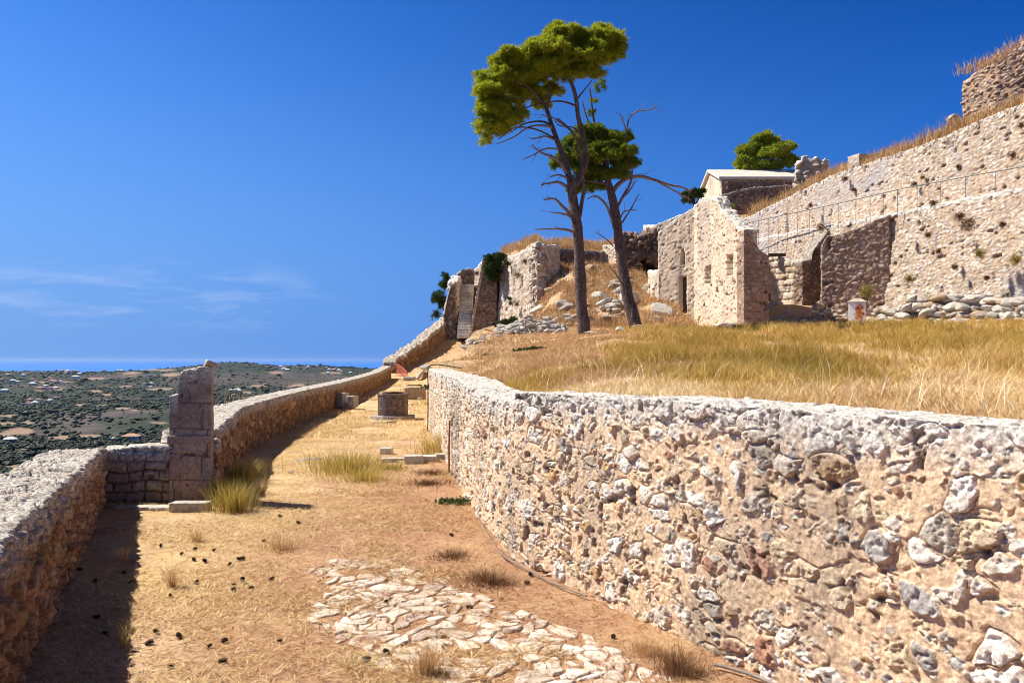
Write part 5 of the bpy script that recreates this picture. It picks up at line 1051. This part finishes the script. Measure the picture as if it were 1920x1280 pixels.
n1_, n2_ = GX.shape; i, j = np.meshgrid(np.arange(n1_-1), np.arange(n2_-1), indexing='ij'); i = i.ravel(); j = j.ravel(); Q = np.stack([i*n2_+j, (i+1)*n2_+j, (i+1)*n2_+j+1, i*n2_+j+1], 1)
keep = (mm[Q] > .05).any(1); Q = Q[keep]; u, inv = np.unique(Q, return_inverse=True); Q = inv.reshape(Q.shape)
M_pave = stone_mat('limestone_paving', [(.74, .66, .56), (.68, .60, .51), (.78, .71, .62), (.70, .63, .55), (.52, .44, .38), (.62, .52, .42)], (.36, .20, .11), fine=24, bump=.8, bd=.012, stain=(.50, .36, .24), stainamt=.45, stainscale=3.2)
tag(mk('stone_paving', V[u], Q, M_pave, attrs={'mk': mm[u], 'rid': idd[u], 'pit': mm[u]*0, 'top': mm[u]*0}, org=(0, 0, 0)), kind='structure')

# ------------------------------------------------------------------ pine cones
def cone_mesh():
    Vs, Ts, off = [], [], 0
    for k in range(70):
        t = (k+.5)/70; z = t*2-1; r = math.sqrt(max(0, 1-z*z))*.78+.08; a = k*2.39996; ca, sa = math.cos(a), math.sin(a)
        o_ = np.array([ca, sa, .35+.5*z]); o_ /= np.linalg.norm(o_); tg = np.array([-sa, ca, 0]); upv = np.cross(o_, tg); c_ = np.array([ca*r*.55, sa*r*.55, z*1.15])
        V = np.array([c_-tg*.08, c_+tg*.08, c_+o_*.42+tg*.19, c_+o_*.50+upv*.10, c_+o_*.42-tg*.19, c_+o_*.44+upv*-.08]); Vs.append(V); Ts.append(np.array([[0, 1, 3], [1, 2, 3], [0, 3, 4], [0, 5, 1], [1, 5, 2], [5, 0, 4], [2, 5, 3], [3, 5, 4]])+off); off += 6
    V0, T0 = ico(2); Vs.append(V0*np.array([.5, .5, 1.05])); Ts.append(T0+off); return np.concatenate(Vs)*.030, np.concatenate(Ts)
V, T = cone_mesh(); cme = mkmesh('pine_cone', V, None, simple_mat('dark_cone', (.022, .012, .010), (.075, .040, .028), 60, .8), T=T, smooth=False)
cn = [(603, 772), (680, 802), (731, 782), (802, 788), (898, 817), (910, 815), (860, 836), (768, 828), (727, 821), (991, 751), (910, 896), (878, 914), (924, 913), (1020, 890), (876, 938), (943, 932), (739, 905), (638, 958), (585, 1090), (672, 1107), (562, 1130), (842, 1124), (1050, 1128), (838, 1206), (785, 1143), (640, 1222), (355, 905), (465, 870), (300, 860), (360, 1035), (398, 1100), (495, 905), (1120, 680), (1050, 655)]
cn = [(a_/2, 640+b2/2) for a_, b2 in cn]+[(995, 1078), (988, 1092), (847, 1006), (724, 1223), (687, 1239), (724, 1131), (880, 1140), (1150, 1195)]
for (a_, b2) in cn:
    Y = F*CZ/(b2-HY); x = (a_-960)/F*Y; o = bpy.data.objects.new('pine_cone', cme); COL.objects.link(o); o.location = (x, Y, gz1(x, Y)+.016); o.rotation_euler = (rng.uniform(.8, 2), rng.uniform(-.6, .6), rng.uniform(0, 6)); s = rng.uniform(.40, .66); o.scale = (s, s, s)
    tag(o, ('dark pine cone lying in the parapet shadow' if a_ < 265 and b2 > 1020 else 'dark pine cone lying near the retaining wall or paving' if a_ > 640 else 'dark pine cone on the sunny path close to the bottom edge' if b2 > 1160 else 'dark pine cone in the sunny middle of the near path'), 'pine cone', 'pine cones scattered on the path')

# ------------------------------------------------------------------ grass and litter
M_straw = leaf_mat('dry_straw', [(.28, .13, .06), (.48, .30, .13), (.66, .48, .22), (.78, .62, .34), (.86, .75, .52)], .15, (.7, .5, .2))
M_field = leaf_mat('golden_grass', [(.22, .18, .035), (.38, .26, .055), (.52, .33, .085), (.64, .43, .14), (.76, .58, .28)], .30, (.6, .42, .1))
M_green = leaf_mat('green_gold_grass', [(.15, .12, .03), (.32, .235, .055), (.50, .365, .10), (.66, .50, .20)], .3, (.4, .4, .06))
M_brownb = leaf_mat('brown_scrub', [(.12, .06, .035), (.26, .14, .07), (.40, .25, .13)], .1, (.3, .2, .1))
M_redgr = leaf_mat('tan_dry_weeds', [(.30, .17, .08), (.46, .28, .13), (.60, .40, .20), (.68, .50, .30)], .25, (.6, .4, .2))
def wander(n, ylo, yhi, side):
    y = np.exp(rng.uniform(math.log(ylo), math.log(yhi), n)); a = XL(y); b_ = XW(y)
    x = a+(b_-a)*rng.random(n); return x, y
n = 190000; x, y = wander(n, 3.2, 24, 0); dens = fbm(np.stack([x*1.1, y*1.1, x*0], 1), 4, 31); kp = rng.random(n) < ss(-.14, .12, dens)+.06; x, y, dens = x[kp], y[kp], dens[kp]; n = len(x)
rz0 = np.clip(ss(-3.0, -.4, x+.12*y-.5), 0, 1)*ss(18, 7, y); kp = rng.random(n) > rz0*ss(.10, -.12, fbm(np.stack([x*1.7, y*1.7, x*0], 1), 3, 88))*.95; x, y, dens = x[kp], y[kp], dens[kp]; n = len(x)
z = ground_z(x[:, None], y[:, None]).ravel(); B = np.stack([x, y, z+rng.uniform(.0, .016, n)], 1); a = rng.uniform(0, 2*np.pi, n); H = rng.uniform(.015, .06, n); ln = rng.uniform(1.5, 5, n)*.7
redz = rz0[kp]; V, Q, T, at_ = blades(B, H*.55, rng.uniform(.0022, .0042, n)*(1+y*.12), np.stack([np.cos(a)*ln, np.sin(a)*ln], 1), np.clip(rng.normal(.50, .25, n)-redz*.55*rng.random(n)+dens*.9, 0, 1), .5)
V[:, 2] = np.maximum(V[:, 2], np.repeat(B[:, 2], 5)); tag(mk('straw_litter', V, Q, M_straw, T=T, attrs=at_, smooth=False, org=(0, 0, 0)), 'dry straw and pine needles littering the path', 'dry grass', kind='stuff')
n = 70000; x, y = wander(n, 3.4, 16, 0); rz1 = np.clip(ss(-3.2, -.6, x+.12*y-.5), 0, 1); kp = rng.random(n) < rz1*(.35+1.6*fbm(np.stack([x*1.3, y*1.3, x*0], 1), 4, 34)+.2)+.06; x, y = x[kp], y[kp]; n = len(x)
z = ground_z(x[:, None], y[:, None]).ravel(); a = rng.uniform(0, 2*np.pi, n); ln = rng.uniform(1.5, 5, n); V, Q, T, at_ = blades(np.stack([x, y, z+rng.uniform(0, .012, n)], 1), rng.uniform(.007, .024, n), rng.uniform(.0018, .0034, n)*(1+y*.12), np.stack([np.cos(a)*ln, np.sin(a)*ln], 1), rng.random(n), .5)
V[:, 2] = np.maximum(V[:, 2], np.repeat(z, 5)); tag(mk('pine_needle_litter', V, Q, leaf_mat('rusty_needles', [(.09, .035, .018), (.20, .075, .03), (.36, .16, .07), (.50, .28, .13)], .05, (.4, .2, .1)), T=T, attrs=at_, smooth=False, org=(0, 0, 0)), 'rusty brown pine needle litter around the stone paving', 'pine needles', kind='stuff')
# field of tall dry grass on the terrace
def field(n_t, per, ylo, yhi, xr, hfun, name, mat, label, seed=1, wf=1., ln=.5):
    y = np.exp(rng.uniform(math.log(ylo), math.log(yhi), n_t)); x = XW(y)+.55+(xr(y)-XW(y)-.55)*rng.random(n_t)
    c_ = fbm(np.stack([x*.35, y*.22, x*0], 1), 4, seed); h = hfun(x, y, c_); kp = h > .05; x, y, h, c_ = x[kp], y[kp], h[kp], c_[kp]; n_ = len(x)
    X = np.repeat(x, per)+rng.normal(0, .07, n_*per); Yy = np.repeat(y, per)+rng.normal(0, .07, n_*per); Hh = np.repeat(h, per)*rng.uniform(.5, 1.15, n_*per); d = np.hypot(X, Yy)
    kp = ((X-XW(Yy)) > .50) & (rng.random(len(X)) < .28+.72*ss(3.5, 8, Yy)); X, Yy, Hh, d = X[kp], Yy[kp], Hh[kp], d[kp]
    z = ground_z(X[:, None], Yy[:, None]).ravel()-.02; n2 = len(X); nl = np.stack([X*.5, Yy*.3, X*0], 1); lean = rng.normal(0, ln, (n2, 2))+np.array([.10, 0])+np.stack([fbm(nl*1.6, 3, 5), fbm(nl*1.6+7, 3, 6)], 1)*1.8
    rid = np.clip(.22*ss(7, 4, Yy)+np.repeat(.56-c_*1.9+rng.normal(0, .14, n_), per)[kp]+rng.normal(0, .17, n2), 0, 1)
    V, Q, T, a_ = blades(np.stack([X, Yy, z], 1), Hh, .0022*wf+d*.00075*wf, lean, rid); return tag(mk(name, V, Q, mat, T=T, attrs=a_, smooth=False, org=(0, 0, 0)), label, 'grass', kind='stuff')
def hf(x, y, c):
    px = 960+F*x/y
    c2 = fbm(np.stack([x*.9, y*.55, x*0], 1), 4, 66)
    band = ss(-.04, .16, c+.8*c2+.14*ss(1050, 1300, px)-.06)*(.27+.5*c2)*ss(4.5, 8, y)+np.where(c2 > -.02, .06, 0)
    bare = ss(9, 13, y)*ss(1080, 1000, px)*ss(27, 22, y)*0+ss(24, 27, y)*ss(1120, 1030, px)
    left = ss(14, 18, y)*ss(1180, 1060, px)
    return (band*(1-.8*left)*(1-bare))*(.7+.3*ss(0, 14, y))
field(17000, 13, 3.0, 35, lambda y: np.minimum(y*.86+1, 26), hf, 'field_grass', M_field, 'tall golden dry grass covering the terrace field', 41)
field(8000, 7, 2.6, 24, lambda y: np.minimum(y*.86+1, 20), lambda x, y, c: .13+.08*c, 'short_grass', M_straw, 'short bleached straw at the edge of the terrace field', 43, .8, 1.3)
def stub(n, xf, ylo, yhi, hlo, hhi, thr, mat, name, label, w=.0012, seed=3, mean=.5):
    y = np.exp(rng.uniform(math.log(ylo), math.log(yhi), n)); x = xf(y, rng.random(n)); c_ = fbm(np.stack([x*.7, y*.5, x*0], 1), 4, seed); kp = c_ > thr; x, y, c_ = x[kp], y[kp], c_[kp]; m_ = len(x)
    z = ground_z(x[:, None], y[:, None]).ravel()-.01; V, Q, T, a_ = blades(np.stack([x, y, z], 1), rng.uniform(hlo, hhi, m_), y*w, rng.normal(0, .7, (m_, 2)), np.clip(mean+c_*1.2+rng.normal(0, .2, m_), 0, 1))
    return tag(mk(name, V, Q, mat, T=T, attrs=a_, smooth=False, org=(0, 0, 0)), label, 'dry grass', kind='stuff')
stub(60000, lambda y, u: XW(y)+.6+u*np.minimum(9, y*.35), 9, 40, .04, .16, -.12, M_redgr, 'stubble', 'sparse trampled stubble on the left part of the terrace', seed=61)
stub(26000, lambda y, u: XW(y)+.5+u*2.2, 5.5, 24, .03, .12, -.05, M_straw, 'stubble', 'trampled straw along the top of the retaining wall', seed=63, mean=.65)
stub(26000, lambda y, u: XL(y)+.3+u*(XW(y)+.3-XL(y)), 16, 63, .03, .10, -.04, M_straw, 'stubble', 'short straw stubble on the far part of the path up to the stairs', seed=62, mean=.6)
stub(700, lambda y, u: XW(y)+.6+u*np.minimum(16, y*.9), 3.2, 12, .16, .42, -.02, M_straw, 'tall_stalks', 'sparse tall bleached stalks near the retaining wall top', .0009, 71, .8)
def strip(P, n, h, spread, mat, name, label, w=.03, lean=.35, mean=.5, kind='stuff', up=True):
    P = np.asarray(P, float); t = rng.uniform(0, len(P)-1, n); k = np.minimum(t.astype(int), len(P)-2); f = (t-k)[:, None]; B = P[k]*(1-f)+P[k+1]*f; cl_ = fbm(B*.9, 3, 7)
    B = B+rng.normal(size=(n, 3))*np.array([spread, spread, .03]); H = h*rng.uniform(.35, 1.1, n)*(1+cl_*1.8); V, Q, T, a_ = blades(B, np.maximum(H, .05), np.full(n, w), rng.normal(0, lean, (n, 2)), np.clip(rng.normal(mean, .22, n), 0, 1)); return tag(mk(name, V, Q, mat, T=T, attrs=a_, smooth=False, org=(0, 0, 0)), label, 'dry grass', kind=kind)
# slope behind the pines, plateau crest, hill crest
n = 26000; x = rng.uniform(.6, 9.6, n); y = rng.uniform(38.5, 56, n); c_ = fbm(np.stack([x*.8, y*.8, x*0], 1), 3, 51); kp = c_ > -.10; x, y, c_ = x[kp], y[kp], c_[kp]; z = ground_z(x[:, None], y[:, None]).ravel()-.02
V, Q, T, a_ = blades(np.stack([x, y, z], 1), rng.uniform(.15, .5, len(x)), np.full(len(x), .035), rng.normal(0, .4, (len(x), 2)), np.clip(.45-c_+rng.normal(0, .2, len(x)), 0, 1)); tag(mk('slope_grass', V, Q, M_redgr, T=T, attrs=a_, smooth=False, org=(0, 0, 0)), 'dry tan grass growing over the rubble slope behind the pines', 'grass', kind='stuff')
x = rng.uniform(-2.5, 13, 15000); y = YB(x)+rng.uniform(.9, 6, 15000); y = np.where((x > -1.6) & (x < 2.9), y+1.6, y); z = ground_z(x[:, None], y[:, None]).ravel()-.03; c_ = fbm(np.stack([x*.6, y*.6, x*0], 1), 3, 52)
V, Q, T, a_ = blades(np.stack([x, y, z], 1), rng.uniform(.2, .75, len(x))*(1+1.2*c_), np.full(len(x), .04), rng.normal(0, .3, (len(x), 2)), np.clip(.55+rng.normal(0, .2, len(x)), 0, 1)); tag(mk('crest_grass', V, Q, M_redgr, T=T, attrs=a_, smooth=False, org=(0, 0, 0)), 'dry grass on top of the plateau behind the pines', 'grass', kind='stuff')
hs_ = HILL.reshape(130, -1, 3); n = 52000; a = rng.integers(8, 128, n); bq = (rng.random(n)**1.6*30).astype(int)+1; bq = np.minimum(bq, hs_.shape[1]-2); B = hs_[a, bq]*(1-.0)+rng.normal(size=(n, 3))*np.array([.3, .3, .02]); B[:, 2] -= .05; c_ = fbm(B*.5, 3, 53)
V, Q, T, a_ = blades(B, rng.uniform(.3, .95, n)*(1+2.6*c_), np.full(n, .035), rng.normal(0, .3, (n, 2)), np.clip(.5+rng.normal(0, .2, n), 0, 1)); tag(mk('hill_grass', V, Q, M_redgr, T=T, attrs=a_, smooth=False, org=(0, 0, 0)), 'dry orange-tan grass on the hillside above the upper rampart', 'grass', kind='stuff')
Pz = [[p_[0]-.0, p_[1], z_+.05] for p_, z_ in (((24.9, 40.6), zp(128, 40)), ((25.4, 38.6), zp(108, 38)), ((26.1, 37.6), zp(72, 37)), ((28.6, 35.0), zp(30, 35)))]; strip(Pz, 1600, .38, .4, M_redgr, 'ruin_top_grass', 'dry weeds fringing the top of the highest ruin', .03)
far_o = [[XL(y_)-.85, y_, -.6+.0*y_] for y_ in (12, 16, 20, 26, 32, 38, 44, 50)]
strip(far_o, 2600, 1.45, .25, M_redgr, 'verge_grass', 'tall dry stalks growing outside the long parapet', .012, .12, .6)
strip([[-4.9, 9.5, -.5], [-4.2, 9.6, -.4], [-3.9, 9.6, -.4]], 240, 1.2, .12, M_green, 'verge_grass', 'thin yellow stalks outside the short block wall', .006, .12, .7)

def tuft(px, py, h, w, n, mat, label, lean=.4, wd=.004, name='grass_tuft', cat='grass tuft', mean=.5, group=None, Y=None, z=None, spread=None, leanv=(0, 0)):
    Y = Y or F*CZ/(py-HY); p = at(px, py, Y); x = p[0]; z0 = (gz1(x, Y) if z is None else p[2])
    r = abs(rng.normal(0, 1, n))*(spread or w*.22)*.5; a = rng.uniform(0, 2*np.pi, n); B = np.stack([x+r*np.cos(a), Y+r*np.sin(a)*.8, np.full(n, z0-.01)], 1)
    ln = np.stack([np.cos(a), np.sin(a)], 1)*(rng.random((n, 1))*w/h*.9)+rng.normal(0, lean*.4, (n, 2))+np.array(leanv); H = h*rng.uniform(.35, 1.05, n)
    V, Q, T, a_ = blades(B, H, wd*rng.uniform(.7, 1.4, n), ln, np.clip(rng.normal(mean, .25, n), 0, 1)); return tag(mk(name, V, Q, mat, T=T, attrs=a_, smooth=False, org=(x, Y, z0)), label, cat, group)
tuft(437, 958, .42, .24, 900, M_green, 'big green-gold grass tuft at the right foot of the pillar', wd=.004, mean=.6, spread=.26, lean=.8)
tuft(452, 905, .40, .22, 900, M_green, 'golden tuft behind the big one, against the long parapet', wd=.005, mean=.7, spread=.30, lean=.8)
tuft(418, 940, .35, .2, 500, M_green, 'dark green tuft squeezed between the pillar and the parapet', wd=.006, mean=.35, spread=.2)
tuft(655, 885, .42, .5, 900, M_green, 'wide yellow-green grass tuft in the middle of the path', wd=.007, mean=.75, spread=.7)
tuft(680, 900, .25, .35, 500, M_green, 'low yellow tuft just right of the wide yellow-green one', wd=.007, mean=.85, spread=.5)
tuft(640, 875, .12, .22, 300, M_green, 'small bright green patch left of the wide yellow-green tuft', wd=.008, mean=.15, spread=.4)
tuft(735, 880, .14, .3, 350, M_green, 'low green tuft just below the kerb corner', wd=.007, mean=.4, spread=.4)
tuft(808, 888, .10, .22, 500, M_brownb, 'upper dark low tuft near the wall foot below the kerb', wd=.008, mean=.4, spread=.35)
tuft(803, 906, .10, .22, 500, M_brownb, 'lower dark low tuft near the wall foot below the kerb', wd=.008, mean=.4, spread=.35)
tuft(835, 848, .45, .35, 600, M_green, 'yellow grass growing between the kerb and the retaining wall', wd=.009, mean=.8, spread=.6)
tuft(525, 1030, .20, .26, 260, M_redgr, 'thin straw tuft left of the top of the stone paving', wd=.003, mean=.6, spread=.18)
tuft(322, 1100, .25, .18, 130, M_redgr, 'thin spindly straw tuft near the shadow edge of the parapet', wd=.003, mean=.7)
tuft(370, 1015, .16, .22, 150, M_redgr, 'faint dry tuft in the sunlit path right of the parapet shadow', wd=.003, mean=.7)
tuft(490, 925, .25, .2, 160, M_redgr, 'small dry tuft just above the pillar shadow tip', wd=.004, mean=.7)
tuft(915, 1090, .13, .24, 900, M_brownb, 'reddish brown low bush beside the grey conduit', wd=.004, mean=.6, spread=.26)
tuft(848, 1045, .10, .16, 450, M_brownb, 'small brown bush left of the reddish low bush', wd=.004, mean=.5, spread=.2)
tuft(1275, 1262, .17, .18, 900, M_brownb, 'grey-brown bushy tuft at the foot of the retaining wall, bottom edge', wd=.0028, mean=.75, spread=.14)
tuft(1215, 1225, .12, .2, 450, M_redgr, 'dry yellowish tuft beside the bushy one at the wall foot', wd=.0025, mean=.5, spread=.14)
tuft(800, 1262, .22, .17, 340, M_redgr, 'long-stalked pale grass tuft growing out of the stone paving', wd=.0026, mean=.6, spread=.08)
tuft(655, 1245, .06, .12, 260, M_straw, 'low bright yellow tuft left of the stone paving', wd=.003, mean=.8, spread=.12)
tuft(690, 1240, .05, .1, 200, M_straw, 'tiny yellow tuft next to a cone left of the paving', wd=.003, mean=.9, spread=.1)
tuft(232, 1050, .16, .16, 130, M_redgr, 'dry tuft standing in the parapet shadow', wd=.003, mean=.7)
tuft(232, 1210, .2, .12, 40, M_green, 'single green stalk cluster in the parapet shadow', wd=.003, mean=.7)
tuft(820, 745, .35, .5, 500, M_green, 'yellow grass beside the far end of the retaining wall', wd=.012, mean=.8, Y=28, spread=1.2)
# leafy plants
def leafy(px, py, r, n, label, mat=None, Y=None, z=None, sz=.03):
    Y = Y or F*CZ/(py-HY); p = at(px, py, Y); z0 = gz1(p[0], Y); C = np.array([p[0], Y, z0])+np.abs(rng.normal(size=(n, 3)))*0+rng.normal(size=(n, 3))*np.array([r, r*.6, 0])+np.stack([np.zeros(n), np.zeros(n), rng.random(n)*r*.5], 1)
    D = rng.normal(size=(n, 3)); D[:, 2] = np.abs(D[:, 2]); D /= np.linalg.norm(D, axis=1)[:, None]; S = np.cross(D, rng.normal(size=(n, 3))); S /= np.linalg.norm(S, axis=1)[:, None]; l_ = sz*rng.uniform(.6, 1.4, (n, 1))
    V = np.stack([C, C+D*l_*.5+S*l_*.35, C+D*l_, C+D*l_*.5-S*l_*.35], 1).reshape(-1, 3); Q = np.arange(4*n).reshape(-1, 4)
    tag(mk('leafy_plant', V, Q, mat or M_bush, attrs={'rid': np.repeat(rng.random(n), 4)}, smooth=False), label, 'plant')
leafy(852, 945, .11, 500, 'low green leafy plant by the foot of the retaining wall')
leafy(985, 672, .16, 260, 'left green rosette plant on the bare part of the terrace', Y=22, sz=.09); leafy(1006, 678, .16, 260, 'right green rosette plant on the bare part of the terrace', Y=21, sz=.09)
leafy(915, 678, .10, 150, 'tiny green plant near the left edge of the terrace', Y=21, sz=.08)
leafy(1330, 715, .14, 320, 'grey-green thistle patch in the terrace straw', Y=9.5, sz=.05)
leafy(823, 678, .22, 320, 'dark green plant at the far corner of the retaining wall', Y=21.5, sz=.09)
# weeds rooted in the high walls
weeds = [(1815, 420, .9, 'br', 31.9, 'biggest brown dry bush rooted high in the lower rampart'), (1800, 405, .5, 'br', 32.2, 'small brown bush just above the biggest one on the lower rampart'), (1838, 475, .6, 'yg', 32.2, 'dark green-brown bush in the middle of the lower rampart'), (1905, 485, .7, 'yg', 30.7, 'dark bush at the right edge of the lower rampart'), (1625, 545, .9, 'yg', 36.4, 'yellow-green dry bush against the right end of the buttress'),
         (1705, 522, .5, 'yg', 34.8, 'yellow-green tuft low on the lower rampart'), (1540, 425, .7, 'br', 41.6, 'brown bush on the wall left of the buttress top'), (1740, 440, .35, 'br', 34.3, 'small brown tuft on the lower rampart right of the buttress'), (1672, 412, .35, 'br', 36.5, 'small brown tuft beside the top of the buttress'), (1760, 470, .3, 'br', 33.9, 'little brown tuft below the centre of the lower rampart'), (1880, 420, .35, 'br', 31.2, 'brown tuft right of the biggest bush on the lower rampart'),
         (1715, 345, .4, 'br', 40.2, 'brown tuft low on the upper rampart behind the railing'), (1730, 332, .3, 'yg', 39.9, 'green-brown tuft on the upper rampart'), (1585, 335, .45, 'br', 45.1, 'dark brown tuft high on the left of the upper rampart'), (1797, 312, .3, 'br', 38.3, 'tiny tuft in the middle of the upper rampart'), (1900, 290, .5, 'br', 35.3, 'brown tuft at the right of the upper rampart'), (1915, 235, .4, 'br', 35.2, 'brown tuft near the top right of the upper rampart'), (1600, 355, .35, 'br', 44.6, 'brown tuft left of centre low on the upper rampart'), (1520, 385, .35, 'br', 47.4, 'brown tuft near the left end of the upper rampart'),
         (972, 515, .7, 'br', 55.8, 'brown weeds hanging high on the sunlit wall left of the pine'), (985, 490, .6, 'br', 54.6, 'brown weeds below the top edge of the high sunlit wall'), (970, 570, .4, 'br', 55.5, 'small brown weed low on the high sunlit wall'), (895, 512, .5, 'br', 60, 'brown dry weed at the top of the bastion edge'), (1750, 380, .4, 'br', 33.9, 'brown tuft right under the railing on the lower rampart'), (1790, 500, .35, 'br', 33.1, 'brown tuft low in the middle of the lower rampart'), (1850, 520, .3, 'br', 32, 'tiny brown tuft low at the right of the lower rampart')]
for (px, py, s, k, Y, lab) in weeds:
    p = at(px, py, Y-.15); n_ = 300; D = rng.normal(size=(n_, 3)); D[:, 1] -= .6; D[:, 0] -= .6; D /= np.linalg.norm(D, axis=1)[:, None]
    B = p+rng.normal(size=(n_, 3))*s*np.array([.20, .06, .17]); S = np.cross(D, rng.normal(size=(n_, 3))); S /= np.linalg.norm(S, axis=1)[:, None]; l_ = s*rng.uniform(.12, .45, (n_, 1))
    V = np.stack([B-S*.012, B+S*.012, B+D*l_+[0, 0, -.08*s]], 1).reshape(-1, 3); tag(mk('wall_weed', V, None, M_brownb if k == 'br' else M_green, T=np.arange(3*n_).reshape(-1, 3), attrs={'rid': np.repeat(rng.random(n_)*.6, 3)}, smooth=False), lab, 'weed')

# ------------------------------------------------------------------ air over the valley
m = bpy.data.materials.new('haze_air'); m.use_nodes = True; nt = m.node_tree; nt.nodes.clear(); o_ = nt.nodes.new('ShaderNodeOutputMaterial'); v_ = nt.nodes.new('ShaderNodeVolumePrincipled')
v_.inputs['Color'].default_value = (.42, .62, 1, 1); v_.inputs['Density'].default_value = .000024; v_.inputs['Anisotropy'].default_value = .2; nt.links.new(v_.outputs[0], o_.inputs['Volume'])
Vb, Qb = box((0, 0, -17.5), (58600, 58600, 93)); tag(mk('haze', Vb, Qb, m, smooth=False), kind='stuff')
